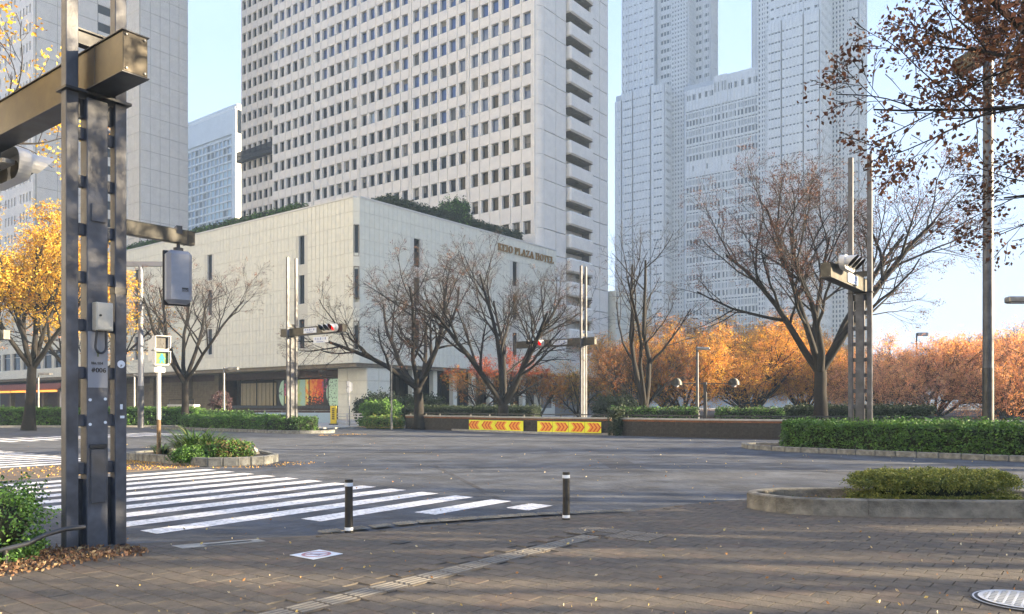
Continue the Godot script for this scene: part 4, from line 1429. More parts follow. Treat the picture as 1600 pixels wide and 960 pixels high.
func street_things() -> void:
	# the big column at the kerb
	var c := column("near grey steel signal column with a bronze box beam, beside the leafy bush", w(4.27, 9.36), PI / 2, 1.0, 10.3, 5.20, -7.5, 0.95, "bronze")
	var mb := MB.new()
	mb.cbox(Vector3(0.0, 0.83, 0.085), Vector3(0.165, 0.62, 0.02), 0.006)
	var hatch := part("hatch", mb, M.post, c)
	mb = MB.new()
	mb.cbox(Vector3(0.0, 1.17, 0.095), Vector3(0.19, 0.05, 0.03), 0.006)
	for y in [0.56, 0.83, 1.08]: mb.cyl(Vector3(-0.085, y, 0.09), Vector3(-0.085, y, 0.105), 0.007, 6)
	part("hinge", mb, M.post_dark, hatch)
	for p in [[-0.085, 1.42], [0.085, 1.44], [-0.085, 1.70], [0.085, 1.71]]:
		mb = MB.new()
		mb.cyl(Vector3(p[0], p[1], 0.074), Vector3(p[0], p[1], 0.08), 0.018, 8)
		part("paint_scar", mb, M.sign_white, c)
	mb = MB.new()
	mb.cbox(Vector3(0.01, 3.84, 0.085), Vector3(0.17, 0.20, 0.02), 0.004)
	part("cover_plate", mb, M.post, c)
	# paler wear on the middle of the column, stickers
	mb = MB.new()
	mb.box(Vector3(0.0, 2.16, 0.0775), Vector3(0.22, 0.64, 0.004))
	var pl := part("label_sheet", mb, M.label_grey, c)
	words(pl, "#006", Vector3(0.01, 2.04, 0.081), 0, 0.055, "black")
	words(pl, "No.104", Vector3(-0.01, 2.12, 0.081), 0, 0.03, "black")
	mb = MB.new()
	mb.box(Vector3(0.0, 2.25, 0.081), Vector3(0.035, 0.03, 0.002), Basis(Vector3(0, 0, 1), PI / 4)); mb.box(Vector3(0.0, 2.215, 0.081), Vector3(0.014, 0.04, 0.002))
	part("mark", mb, M.lamp_green if false else M.stem_green, pl)
	mb = MB.new()
	mb.cyl(Vector3(0.272, 2.12, 0.066), Vector3(0.272, 2.12, 0.070), 0.045, 20)
	var st := part("round_sticker", mb, M.sign_white, c)
	words(st, "P", Vector3(0.272, 2.10, 0.071), 0, 0.03, "post_dark")
	for p in [[0.275, 1.62, 0.03, 0.06], [0.285, 1.50, 0.05, 0.03]]:
		mb = MB.new()
		mb.box(Vector3(p[0], p[1], 0.067), Vector3(p[2], p[3], 0.003))
		part("paint_scar", mb, M.sign_white, c)
	mb = MB.new()
	mb.box(Vector3(0.272, 2.98, 0.0), Vector3(0.143, 0.08, 0.138))
	part("strap", mb, M.post_dark, c)
	# switch box with its loop of cable
	var sb := thing("switch_box", "small pale metal switch box with a cable loop, fixed to the steel column", "box", c.position + Vector3(0.10, 2.50, -0.03))
	mb = MB.new()
	mb.cbox(Vector3(0.03, 0.15, 0), Vector3(0.11, 0.32, 0.19), 0.006)
	part("case", mb, M.pale_box, sb)
	mb = MB.new()
	mb.cbox(Vector3(0.088, 0.15, 0), Vector3(0.012, 0.30, 0.175), 0.004)
	var dr := part("door", mb, M.pale_box, sb)
	mb = MB.new()
	mb.cyl(Vector3(0.09, 0.16, 0.055), Vector3(0.105, 0.16, 0.055), 0.013, 8)
	part("lock", mb, M.black, dr)
	mb = MB.new()
	var cp := PackedVector3Array()
	var cr := PackedFloat32Array()
	for i in 15:
		var a := PI + PI * i / 14.0
		cp.append(Vector3(0.05, -0.19 + sin(a) * 0.075, 0.03 - cos(a) * 0.06 * -1.0)); cr.append(0.013)
	cp.insert(0, Vector3(0.05, 0.0, cp[0].z * 0.8)); cr.append(0.013)
	cp.append(Vector3(0.05, 0.0, cp[cp.size() - 1].z * 0.8)); cr.append(0.013)
	mb.tube(cp, cr, 8)
	part("cable", mb, M.post_dark, sb)
	# side bar that carries the hanging cabinet: runs away along the pair
	mb = MB.new()
	mb.cbox(Vector3(0.72, 3.75, 0), Vector3(1.0, 0.165, 0.10), 0.006)
	var bar := part("side_bar", mb, M.steel if false else M.beam, c)
	mb = MB.new()
	mb.box(Vector3(0.72, 3.835, 0), Vector3(1.0, 0.01, 0.115)); mb.box(Vector3(1.12, 3.75, 0), Vector3(0.02, 0.175, 0.112))
	part("edge_strip", mb, M.post_dark, bar)
	var hb := thing("hanging_cabinet", "rounded grey cabinet hanging under the side bar of the near column", "cabinet", c.position + Vector3(0, 3.64, -1.02), PI / 2 - 0.30)
	mb = MB.new()
	mb.cbox(Vector3(0, -0.40, 0), Vector3(0.30, 0.66, 0.20), 0.045)
	part("case", mb, M.grey_box, hb)
	mb = MB.new()
	mb.cbox(Vector3(0, -0.40, -0.10), Vector3(0.33, 0.69, 0.025), 0.008)
	part("rim", mb, M.post_dark, hb)
	mb = MB.new()
	mb.cyl(Vector3(0, -0.08, 0), Vector3(0, 0.25, 0), 0.022, 8)
	mb.cyl(Vector3(0, -0.07, 0), Vector3(0, -0.03, 0), 0.06, 10); mb.box(Vector3(0, 0.19, 0), Vector3(0.07, 0.10, 0.13))
	part("hanger", mb, M.post_dark, hb)
	mb = MB.new()
	mb.box(Vector3(0.06, -0.56, 0.102), Vector3(0.075, 0.05, 0.003))
	var lb := part("badge", mb, M.post_dark, hb)
	words(lb, "EDC", Vector3(0.06, -0.572, 0.104), 0, 0.028, "grey_box")
	traffic_light("white hooded traffic light under the bronze beam, seen from behind", c.position + Vector3(-3.35, 5.04, -0.34), PI, "")
	traffic_light("white traffic light farther out on the bronze beam, seen from behind", c.position + Vector3(-5.9, 5.42, -0.40), PI, "")
	# the column in the median by the shops
	c = column("slim double steel column on the hedge island before the pale tiled block", w(28.98, 38.72, 0.1), PI / 2, 1.1, 10.2, 5.55, -0.9, 4.7, "beam")
	name_plate(c, Vector3(-0.17, 5.78, 1.9), -PI / 2, 1.15)
	var s := thing("street_sign", "pale hanging street sign below the beam of the hedge island column", "sign", c.position + Vector3(2.9, 5.2, 0.2))
	name_plate(s, Vector3.ZERO, 0.0, 1.3)
	traffic_light("traffic light showing red on the beam of the hedge island column", c.position + Vector3(3.9, 5.80, 0.40), 0.0, "lamp_red")
	# behind the brick wall
	c = column("slim double steel column behind the brick wall with the chevron boards", w(41.86, 26.58, 0.1), PI / 2, 1.0, 10.2, 5.25, -5.2, 0.9, "beam")
	name_plate(c, Vector3(-0.17, 5.48, -1.7), -PI / 2, 1.2)
	traffic_light("traffic light showing red above the brick wall with chevron boards", c.position + Vector3(-3.4, 5.5, 0.40), 0.0, "lamp_red")
	# on the right-hand median
	c = column("grey steel signal column rising from the long green hedge, bare tree behind", w(29.19, 7.15, 0.1), 0.0, 1.15, 10.2, 5.45, -0.6, 4.1, "beam")
	name_plate(c, Vector3(0.18, 5.68, 1.7), PI / 2, 1.2)
	traffic_light("hooded traffic light turned side-on at the end of a beam over the hedge", c.position + Vector3(0.42, 5.95, 3.2), PI / 2, "")
	# the one whose post stands outside the picture, by the yellow tree
	c = column("steel column with a long beam under the yellow leaves by the shops", w(15.6, 50.0, 0.1), PI / 2, 1.1, 10.2, 4.75, -0.9, 6.6, "beam")
	name_plate(c, Vector3(-0.17, 4.98, 2.1), -PI / 2, 1.7)
	traffic_light("traffic light showing green beside the near steel column", c.position + Vector3(5.4, 5.0, 0.40), 0.0, "lamp_green")
	# pedestrian light on the planted island
	pedestrian_light("pedestrian light with a green walking figure on a rusty white pole", w(11.99, 22.28), PI / 2 - 0.15, true, 3.65, 1.0)
	pedestrian_light("small pedestrian light on a thin grey pole by the white fence", w(37.65, 43.68, 0.1), -0.6, false, 3.2, 0.7)
	bollards()
	chevron_wall()
	islands()

func pedestrian_light(label: String, at: Vector3, turn: float, green: bool, h: float, sc: float) -> void:
	var t := thing("pedestrian_light", label, "pedestrian light", at, turn)
	t.scale = Vector3(sc, 1.0, sc)
	var mb := MB.new()
	mb.tube(PackedVector3Array([Vector3(0, -0.1, 0), Vector3(0, 0.35, 0), Vector3(0, 0.37, 0), Vector3(0, h - 0.9, 0)]), PackedFloat32Array([0.075, 0.075, 0.06, 0.055]), 12, true)
	part("pole", mb, M.rust if green else M.steel, t)
	var body: Material = M.white_paint if green else M.grey_box
	mb = MB.new()
	mb.cyl(Vector3(0, 1.2, 0), Vector3(0, h - 0.88, 0), 0.0595, 12)
	mb.box(Vector3(0, h - 1.0, 0.02), Vector3(0.30, 0.14, 0.14))
	part("sleeve", mb, body, t)
	mb = MB.new()
	mb.box(Vector3(0, h - 0.86, 0), Vector3(0.12, 0.16, 0.12)); mb.box(Vector3(-0.05, h - 0.42, -0.16), Vector3(0.30, 0.62, 0.26))
	part("mount", mb, body, t)
	for i in 2:
		var y := h - 0.22 - 0.44 * i
		mb = MB.new()
		mb.cbox(Vector3(0.02, y, 0.06), Vector3(0.44, 0.43, 0.22), 0.03)
		var b := part("signal_box", mb, body, t)
		mb = MB.new()
		mb.cbox(Vector3(0.02, y, 0.172), Vector3(0.34, 0.33, 0.02), 0.008)
		part("screen", mb, M.black if i == 0 or not green else M.stem_green, b)
		mb = MB.new()
		mb.box(Vector3(0.02, y + 0.20, 0.25), Vector3(0.42, 0.015, 0.17)); mb.box(Vector3(-0.19, y + 0.03, 0.23), Vector3(0.015, 0.34, 0.12)); mb.box(Vector3(0.23, y + 0.03, 0.23), Vector3(0.015, 0.34, 0.12))
		part("visor", mb, body, b)
		mb = MB.new()
		mb.cyl(Vector3(0.02, y + 0.10, 0.182), Vector3(0.02, y + 0.10, 0.188), 0.034, 12)
		for q in [[0, 0.02, 0.07, 0.12, 0.0], [-0.035, -0.085, 0.04, 0.12, -0.35], [0.04, -0.085, 0.04, 0.12, 0.35], [-0.055, 0.015, 0.03, 0.10, -0.5], [0.055, 0.015, 0.03, 0.10, 0.5]]:
			mb.box(Vector3(0.02 + q[0], y + q[1], 0.185), Vector3(q[2], q[3], 0.006), Basis(Vector3(0, 0, 1), q[4]))
		part("figure", mb, (M.lamp_green if green else M.post_dark) if i == 1 else (M.post_dark if green else M.lamp_red), b)

func bollards() -> void:
	var spots := [[6.74, 7.83, "black rubber bollard with white bands in front of the crosswalk stripes"], [9.37, 6.24, "black rubber bollard with white bands beside the plain white square on the road"]]
	for q in spots:
		var t := thing("bollard", q[2], "bollard", w(q[0], q[1], 0.0), 0.0, "black bollards along the dropped kerb")
		var mb := MB.new()
		mb.cyl(Vector3(0, 0, 0), Vector3(0, 0.60, 0), 0.053, 24, 0.050)
		mb.tube(PackedVector3Array([Vector3(0, 0.645, 0), Vector3(0, 0.675, 0), Vector3(0, 0.685, 0)]), PackedFloat32Array([0.052, 0.052, 0.046]), 24, true)
		part("body", mb, M.black_rubber, t)
		for b in [[0.035, 0.075], [0.60, 0.645]]:
			mb = MB.new()
			mb.cyl(Vector3(0, b[0], 0), Vector3(0, b[1], 0), 0.0545, 24, 0.0535)
			part("reflective_band", mb, M.sign_white, t)
		mb = MB.new()
		mb.cyl(Vector3(0, -0.005, 0), Vector3(0, 0.03, 0), 0.058, 24)
		part("foot", mb, M.black_rubber, t)

func chevron_wall() -> void:
	var pts := []
	for q in [[-7.2, 53.5], [-5.0, 51.0], [-2.9, 49.0], [-1.0, 46.9], [0.9, 45.2], [3.1, 43.7], [5.26, 42.4]]: pts.append(g(q[0], q[1]))
	wall_run("brick_wall", "low dark brick parapet with an orange band and two yellow chevron boards", pts, true)
	pts = []
	for q in [[5.8, 41.9], [9.34, 38.9], [12.4, 37.3], [17.0, 36.2], [24.0, 35.2]]: pts.append(g(q[0], q[1]))
	wall_run("brick_wall", "low dark brick parapet with an orange band behind the long hedge", pts, false)

func wall_run(called: String, label: String, pts: Array, boards: bool) -> void:
	rng.seed = 91 if boards else 92
	var t := thing(called, label, "wall", pts[0])
	var core := MB.new()
	var brick := MB.new()
	var band := MB.new()
	var cop := MB.new()
	var rail := MB.new()
	var place := []
	for i in pts.size() - 1:
		var p: Vector3 = pts[i] - t.position
		var q: Vector3 = pts[i + 1] - t.position
		var u := (q - p).normalized()
		var L := p.distance_to(q)
		var k := u.cross(Vector3.UP)          # towards the road
		if k.dot(Vector3(0, 0, 1)) < 0 and k.dot(-pts[i]) < 0: k = -k
		var bs := Basis(u, Vector3.UP, k)
		core.box((p + q) * 0.5 + Vector3(0, 0.38, 0) - k * 0.2, Vector3(L + 0.1, 0.80, 0.38), bs)
		var n := int(L / 0.215)
		for r in 11:
			for j in n:
				brick.tile(p + u * ((j + (0.5 if r % 2 else 0.0)) * L / n + 0.006) + Vector3(0, -0.02 + 0.070 * r, 0) - k * 0.01, u * (L / n - 0.012), Vector3(0, 0.060, 0), k * (0.016 + R(0, 0.006)), 0.006)
		band.box((p + q) * 0.5 + Vector3(0, 0.795, 0) - k * 0.185, Vector3(L + 0.03, 0.09, 0.40), bs)
		cop.cbox((p + q) * 0.5 + Vector3(0, 0.885, 0) - k * 0.19, Vector3(L + 0.05, 0.09, 0.46), 0.015, bs)
		rail.box((p + q) * 0.5 + Vector3(0, 1.07, 0) - k * 0.2, Vector3(L + 0.02, 0.06, 0.08), bs)
		for j in int(L / 1.8) + 1: rail.box(p + u * (0.3 + j * 1.8) + Vector3(0, 0.99, 0) - k * 0.2, Vector3(0.05, 0.14, 0.05), bs)
		place.append([p, q, u, k])
	part("core", core, M.brick_joint, t)
	part("brick", brick, M.brick_face, t, Vector3.ZERO, "stuff")
	part("painted_band", band, M.orange_band, t)
	part("coping", cop, M.concrete_pale, t)
	part("rail", rail, M.post_dark, t)
	if not boards: return
	var spans := [[g(-2.52, 48.6), g(0.78, 45.35), -1.0, "yellow chevron board with arrows pointing to the block side"], [g(1.52, 44.7), g(4.90, 42.55), 1.0, "yellow chevron board with arrows pointing to the park side"]]
	for s in spans:
		var p: Vector3 = s[0]
		var q: Vector3 = s[1]
		var u := (q - p).normalized()
		var k := u.cross(Vector3.UP)
		if k.dot(-p) < 0: k = -k
		p += k * 0.16; q += k * 0.16
		var L := p.distance_to(q)
		var b := thing("chevron_board", s[3], "road sign", p + Vector3(0, 0.09, 0), 0.0, "chevron boards on the brick parapet")
		for i in 4:
			var o := u * (L * (i + 0.5) / 4.0)
			var mb := MB.new()
			var wd := L / 4.0 - 0.02
			mb.cbox(o + Vector3(0, 0.30, 0), Vector3(wd, 0.60, 0.03), 0.008, Basis(u, Vector3.UP, k))
			var pn := part("panel", mb, M.yellow, b)
			for c in 6:
				mb = MB.new()
				var dir: float = s[2]
				var x0: float = (-0.36 + 0.115 * c) * wd * dir
				var th := 0.105 * wd * dir
				var tipx := 0.20 * wd * dir
				var z := k * (0.019 + 0.0015 * (c % 2))
				for h in [1.0, -1.0]:
					var a1 := o + u * x0 + Vector3(0, 0.30 + h * 0.24, 0) + z
					var a2 := o + u * (x0 + th) + Vector3(0, 0.30 + h * 0.24, 0) + z
					var a3 := o + u * (x0 + th + tipx) + Vector3(0, 0.30, 0) + z
					var a4 := o + u * (x0 + tipx) + Vector3(0, 0.30, 0) + z
					if h * dir > 0: mb.quad(a1, a4, a3, a2)
					else: mb.quad(a1, a2, a3, a4)
				part("chevron", mb, M.red_orange if c % 2 else M.orange_light, pn)

func islands() -> void:
	# median beyond, right: kerb, soil
	var pl := poly([[27.0, -25], [27.05, 2.2], [27.3, 6.0], [27.7, 9.2], [28.6, 11.0], [29.6, 11.6], [30.4, 11.2], [30.8, 9.5], [31.0, -25]])
	median("traffic_island", "long kerbed median with a clipped hedge and a steel signal column", pl, 0.16, 0.62)
	pl = poly([[27.4, 52], [27.5, 38.4], [28.0, 36.4], [29.2, 35.8], [30.4, 36.4], [31.0, 38.4], [31.0, 52]])
	median("traffic_island", "kerbed median with low hedges in front of the pale tiled block", pl, 0.16, 0.62)
	pl = poly([[11.55, 23.6], [11.6, 19.4], [12.2, 18.75], [13.2, 18.7], [14.0, 19.3], [15.8, 23.6], [13.5, 24.4]])
	median("planted_island", "small kerbed traffic island with strap-leaved plants and a pedestrian light", pl, 0.22, 0.40)
	# the white stone on its tip
	var st := thing("marker_stone", "white-topped stone at the tip of the planted island", "stone", w(14.0, 20.6, 0.12))
	st.scale = Vector3.ONE * 0.6
	var mb := MB.new()
	mb.tube(PackedVector3Array([Vector3(0, 0, 0), Vector3(0, 0.10, 0), Vector3(0, 0.20, 0), Vector3(0, 0.27, 0)]), PackedFloat32Array([0.36, 0.36, 0.28, 0.12]), 12, true)
	part("base", mb, M.concrete, st)
	mb = MB.new()
	mb.tube(PackedVector3Array([Vector3(0.1, 0.2, 0), Vector3(0.1, 0.31, 0), Vector3(0.1, 0.38, 0)]), PackedFloat32Array([0.2, 0.18, 0.06]), 12, true)
	part("cap", mb, M.white_paint, st)
	# planter of concrete blocks at the right
	pl = vpoly([[3.74, 12.55], [3.78, 12.3], [3.87, 12.1], [4.0, 11.93], [4.2, 11.77], [4.45, 11.65], [4.8, 11.56], [5.2, 11.49], [5.7, 11.43], [6.5, 11.37], [7.4, 11.33], [7.8, 11.38], [8.15, 11.53], [8.4, 11.8], [8.5, 12.15], [8.45, 12.55], [8.28, 12.9], [8.0, 13.12], [7.6, 13.23], [6.6, 13.27], [5.6, 13.28], [4.9, 13.25], [4.45, 13.18], [4.1, 13.02], [3.85, 12.8]])
	planter(pl)

func planter(pl: PackedVector2Array) -> void:
	if Geometry2D.is_polygon_clockwise(pl): pl.reverse()
	var c := Vector2.ZERO
	for p in pl: c += p / pl.size()
	var t := thing("stone_planter", "low concrete planter holding a rounded green bush, on the brick pavement", "planter", Vector3(c.x, 0, c.y))
	var n := pl.size()
	var inner := PackedVector2Array()
	for i in n:
		var d := (pl[(i + 1) % n] - pl[(i + n - 1) % n]).normalized()
		var q := pl[i] + Vector2(-d.y, d.x) * 0.15
		inner.append(q if Geometry2D.is_point_in_polygon(q, pl) else pl[i] - Vector2(-d.y, d.x) * 0.15)
	var h := 0.26
	var e := 0.02
	var walls := [[0, 6], [6, 10], [10, 13], [13, 17], [17, 21], [21, n]]
	for ws in walls:
		var mb := MB.new()
		for i in range(ws[0], ws[1]):
			var j := (i + 1) % n
			var o0 := Vector3(pl[i].x - c.x, 0, pl[i].y - c.y)
			var o1 := Vector3(pl[j].x - c.x, 0, pl[j].y - c.y)
			var i0 := Vector3(inner[i].x - c.x, 0, inner[i].y - c.y)
			var i1 := Vector3(inner[j].x - c.x, 0, inner[j].y - c.y)
			if i == ws[0]:
				var s := (o1 - o0).normalized() * 0.006
				o0 += s; i0 += s
			var U := Vector3.UP
			var a0 := o0.lerp(i0, e / 0.15)
			var a1 := o1.lerp(i1, e / 0.15)
			var b0 := i0.lerp(o0, e / 0.15)
			var b1 := i1.lerp(o1, e / 0.15)
			for q in [[o0 - U * 0.05, o1 - U * 0.05, o1 + U * (h - e), o0 + U * (h - e)], [o0 + U * (h - e), o1 + U * (h - e), a1 + U * h, a0 + U * h], [a0 + U * h, a1 + U * h, b1 + U * h, b0 + U * h], [b0 + U * h, b1 + U * h, i1 + U * (h - e), i0 + U * (h - e)], [i0 + U * (h - e), i1 + U * (h - e), i1, i0]]:
				var outward: Vector3 = (o0 + o1).normalized() if q[0] != i0 + U * (h - e) else -(o0 + o1).normalized()
				var nn: Vector3 = (q[1] - q[0]).cross(q[2] - q[0])
				if nn.dot(outward + U) < 0: mb.quad(q[0], q[3], q[2], q[1])
				else: mb.quad(q[0], q[1], q[2], q[3])
		part("wall", mb, M.concrete, t)
	var so := MB.new()
	var loc := PackedVector2Array()
	for p in inner: loc.append(p - c)
	so.prism(loc, -0.05, 0.09)
	part("soil", so, M.soil, t)
	rng.seed = 19
	var xf := []
	var cs := []
	for i in 900:
		var k := g(R(3.95, 5.6), R(11.75, 13.05))
		if not Geometry2D.is_point_in_polygon(Vector2(k.x, k.z), inner): continue
		xf.append(Transform3D(rot_rand().scaled(Vector3.ONE * R(0.3, 0.8)), Vector3(k.x - c.x, 0.10 + R(0, 0.05), k.z - c.y)))
		var f := R(0.7, 1.3)
		cs.append([Color(0.16 * f, 0.16 * f, 0.04 * f), Color(0.24 * f, 0.15 * f, 0.07 * f), Color(0.08 * f, 0.11 * f, 0.03 * f)][rng.randi() % 3])
	mm("ground_cover", X.leaf1, M.leaf_green, xf, cs, t)

func median(called: String, label: String, pl: PackedVector2Array, h: float, len: float) -> void:
	rng.seed = 17
	if Geometry2D.is_polygon_clockwise(pl): pl.reverse()
	var c := Vector2.ZERO
	for p in pl: c += p / pl.size()
	var t := thing(called, label, "planter" if called.contains("planter") else "traffic island", Vector3(c.x, 0, c.y))
	var q := PackedVector2Array()
	for p in pl: q.append(p - c)
	var inn := Geometry2D.offset_polygon(q, -0.16)
	var mb := MB.new()
	mb.prism(inn[0], -0.05, h - (0.14 if called.contains("planter") else 0.06))
	part("soil", mb, M.soil, t)
	# which way round is inside
	var test := q[0].lerp(q[1], 0.5)
	var d := (q[1] - q[0]).normalized()
	if not Geometry2D.is_point_in_polygon(test + Vector2(d.y, -d.x) * 0.05, q): q.reverse()
	var world := PackedVector2Array()
	for p in q: world.append(p + c)
	kerb_line(world, -0.03, h, 0.15, len, M.concrete if called.contains("planter") else M.kerb, t, true)

func small_things() -> void:
	rng.seed = 101
	# plate let into the pavement
	var t := thing("floor_sign", "square white plate with a faded red ring, let into the brick pavement", "sign", w(5.5, 6.92, 0.014))
	var mb := MB.new()
	mb.prism(PackedVector2Array([Vector2(-0.20, -0.20), Vector2(0.20, -0.20), Vector2(0.20, 0.20), Vector2(-0.20, 0.20)]), 0, 0.004)
	part("plate", mb, M.sign_white, t)
	mb = MB.new()
	for i in 28:
		var a := TAU * i / 28.0
		var b := TAU * (i + 1) / 28.0
		mb.quad(Vector3(cos(a) * 0.16, 0.007, sin(a) * 0.16), Vector3(cos(a) * 0.125, 0.007, sin(a) * 0.125), Vector3(cos(b) * 0.125, 0.007, sin(b) * 0.125), Vector3(cos(b) * 0.16, 0.007, sin(b) * 0.16))
	mb.box(Vector3(0, 0.007, 0), Vector3(0.26, 0.002, 0.03), Basis(Vector3.UP, PI / 4))
	var mt := mat("faded_red", lin(0.42, 0.22, 0.24), 0.6)
	part("ring", mb, mt, t)
	mb = MB.new()
	mb.box(Vector3(0.0, 0.006, 0.02), Vector3(0.15, 0.002, 0.025)); mb.box(Vector3(0.05, 0.006, -0.03), Vector3(0.02, 0.002, 0.07))
	part("mark", mb, M.grey_box, t)
	# white square on the road
	t = thing("road_tile", "plain white square on the road between the stripes and the far bollard", "road marking", w(10.27, 7.6, -0.016))
	mb = MB.new()
	mb.prism(PackedVector2Array([Vector2(-0.22, 0.25), Vector2(0.21, 0.31), Vector2(0.24, -0.21), Vector2(-0.23, -0.37)]), 0, 0.004)
	part("tile", mb, M.paint, t)
	# round grating at the bottom right
	t = thing("drain_grate", "round pale grating with a square mesh, in the brick pavement", "drain grate", w(7.80, 0.62, 0.016))
	mb = MB.new()
	for i in 40:
		var a := TAU * i / 40.0
		var b := TAU * (i + 1) / 40.0
		for r in [[0.56, 0.54, 0.004], [0.50, 0.44, 0.012]]:
			mb.quad(Vector3(cos(a) * r[0], r[2], sin(a) * r[0]), Vector3(cos(a) * r[1], r[2], sin(a) * r[1]), Vector3(cos(b) * r[1], r[2], sin(b) * r[1]), Vector3(cos(b) * r[0], r[2], sin(b) * r[0]))
	part("rim", mb, M.grate, t)
	mb = MB.new()
	mb.cyl(Vector3(0, -0.02, 0), Vector3(0, 0.002, 0), 0.58, 40)
	part("bed", mb, M.black, t)
	mb = MB.new()
	for i in range(-4, 5):
		var x := i * 0.095
		var hl := sqrt(0.2 - x * x)
		mb.box(Vector3(x, 0.010, 0), Vector3(0.024, 0.012, hl * 2)); mb.box(Vector3(0, 0.0105, x), Vector3(hl * 2, 0.012, 0.024))
	part("mesh_bar", mb, M.grate, t)
	t.scale = Vector3(0.68, 1, 0.68)
	# tall plain lamp standard on the right median
	t = thing("lamp_post", "thick grey lamp standard with a dark lower sleeve, in the long hedge", "lamp post", w(30.17, 3.42, 0.1))
	mb = MB.new()
	mb.cyl(Vector3(0, 2.75, 0), Vector3(0, 13.6, 0), 0.165, 20, 0.15)
	part("pole", mb, M.post, t)
	mb = MB.new()
	mb.cyl(Vector3(0, -0.1, 0), Vector3(0, 2.75, 0), 0.172, 20)
	part("sleeve", mb, M.post_dark, t)
	mb = MB.new()
	mb.cbox(Vector3(-0.5, 12.9, 0.2), Vector3(0.9, 0.5, 0.6), 0.05, Basis(Vector3(0, 0, 1), 0.35)); mb.cbox(Vector3(0.55, 12.3, 0.2), Vector3(0.35, 0.8, 0.35), 0.05, Basis(Vector3(0, 0, 1), -0.25))
	part("lamp_head", mb, M.bronze, t)
	# tall bar-headed pole beyond the crossing, left
	t = thing("sign_pole", "tall plain grey pole with a crossbar and a dark foot, beyond the far crosswalk", "pole", w(28.28, 55.02, 0.05))
	mb = MB.new()
	mb.cyl(Vector3(0, 2.9, 0), Vector3(0, 11.4, 0), 0.20, 14, 0.17)
	part("pole", mb, M.grey_box, t)
	mb = MB.new()
	mb.cyl(Vector3(0, -0.1, 0), Vector3(0, 2.9, 0), 0.215, 14)
	part("sleeve", mb, M.post, t)
	mb = MB.new()
	var ax := g(1, 0).normalized()
	mb.box(Vector3(0, 11.55, 0) + ax * 0.9, Vector3(4.2, 0.32, 0.3), Basis(ax, Vector3.UP, ax.cross(Vector3.UP)))
	part("crossbar", mb, M.grey_box, t)
	var right := g(1, 0).normalized()
	lamp_post("lamp_post", "short street lamp with a boxy head before the shop window", w(34.16, 53.94, 0.1), 4.35, 0.09, right * 0.9, "steel", Vector3(0.8, 0.22, 0.35))
	lamp_post("lamp_post", "thin white lamp post with a flat top before the brown shutters", w(33.46, 58.13, 0.1), 4.1, 0.06, right * 0.35, "white_paint", Vector3(0.9, 0.08, 0.3))
	lamp_post("lamp_post", "thin white lamp post with a flat top beside the tall grey pole", w(31.01, 61.32, 0.1), 3.9, 0.06, right * 0.35, "white_paint", Vector3(0.7, 0.08, 0.3))
	lamp_post("lamp_post", "thin lamp post with a pale oval head before the lit eaves", w(26.41, 67.29, 0.1), 4.0, 0.07, right * 0.7, "steel", Vector3(0.9, 0.18, 0.4))
	lamp_post("lamp_post", "thin pole with a dark tip before the pale corner block", w(34.95, 36.54, 0.1), 4.3, 0.055, right * 0.05, "steel", Vector3(0.08, 0.1, 0.08))
	lamp_post("lamp_post", "grey lamp post with a small flat head before the golden trees", w(43.03, 19.49, 0.1), 4.9, 0.10, right * 0.4, "post", Vector3(0.75, 0.14, 0.4))
	# double lamp
	t = thing("double_lamp", "park lamp with two dome shades on a long crossarm among the golden trees", "lamp post", w(50.5, 22.3, 0.1))
	mb = MB.new()
	mb.box(Vector3(0, 1.5, 0), Vector3(0.22, 3.1, 0.12))
	part("pole", mb, M.post_dark, t)
	mb = MB.new()
	mb.box(Vector3(0, 2.95, 0), Vector3(4.0, 0.06, 0.06), Basis(right, Vector3.UP, right.cross(Vector3.UP)))
	part("crossarm", mb, M.post_dark, t)
	for s in [-1.0, 1.0]:
		mb = MB.new()
		var c: Vector3 = right * 1.95 * s + Vector3(0, 2.98, 0)
		mb.tube(PackedVector3Array([c + Vector3(0, -0.12, 0), c + Vector3(0, 0.1, 0), c + Vector3(0, 0.28, 0), c + Vector3(0, 0.34, 0)]), PackedFloat32Array([0.40, 0.38, 0.24, 0.06]), 14, true)
		var sh := part("lamp_shade", mb, M.black_rubber, t)
		mb = MB.new()
		mb.tube(PackedVector3Array([c + Vector3(0, -0.27, 0), c + Vector3(0, -0.2, 0), c + Vector3(0, -0.121, 0)]), PackedFloat32Array([0.06, 0.16, 0.22]), 14, true)
		part("diffuser", mb, M.grey_box, sh)
	# far lamps above the rust-coloured trees
	for q in [[1433, 95.0, 9.0, "far twin-pole floodlight above the rust-coloured trees"], [1562, 105.0, 9.2, "small far floodlight beside the thick grey lamp standard"]]:
		var k: float = (q[0] - 800.0) / 1233.0
		lamp_post("floodlight", q[3], g(k * q[1], q[1]), q[2] + 1.2, 0.12, right * 0.9, "post", Vector3(1.2, 0.4, 0.5))
	lamp_post("lamp_post", "street lamp whose grey head reaches into view beside bare branches", g(13.9, 19.8), 4.35, 0.08, -right * 1.5, "post", Vector3(0.55, 0.16, 0.25))
	# white fence, yellow board
	t = thing("fence", "low white rail fence between the yellow board and the green shrubs", "fence", g(-13.4, 60.0, 0.1))
	var e := g(3.7, -1.4)
	for i in 5:
		mb = MB.new()
		mb.box(Vector3(0, 0.42, 0), Vector3(0.09, 0.9, 0.09))
		part("post", mb, M.white_paint, t, e * (i / 4.0))
	for y in [0.14, 0.40, 0.62, 0.82]:
		mb = MB.new()
		mb.box(e * 0.5 + Vector3(0, y, 0), Vector3(e.length(), 0.075, 0.04), Basis(e.normalized(), Vector3.UP, e.normalized().cross(Vector3.UP)))
		part("rail", mb, M.white_paint, t)
	t = thing("notice_board", "narrow upright yellow board at the end of the white fence", "sign", g(-13.45, 59.5, 0.1), 0.4)
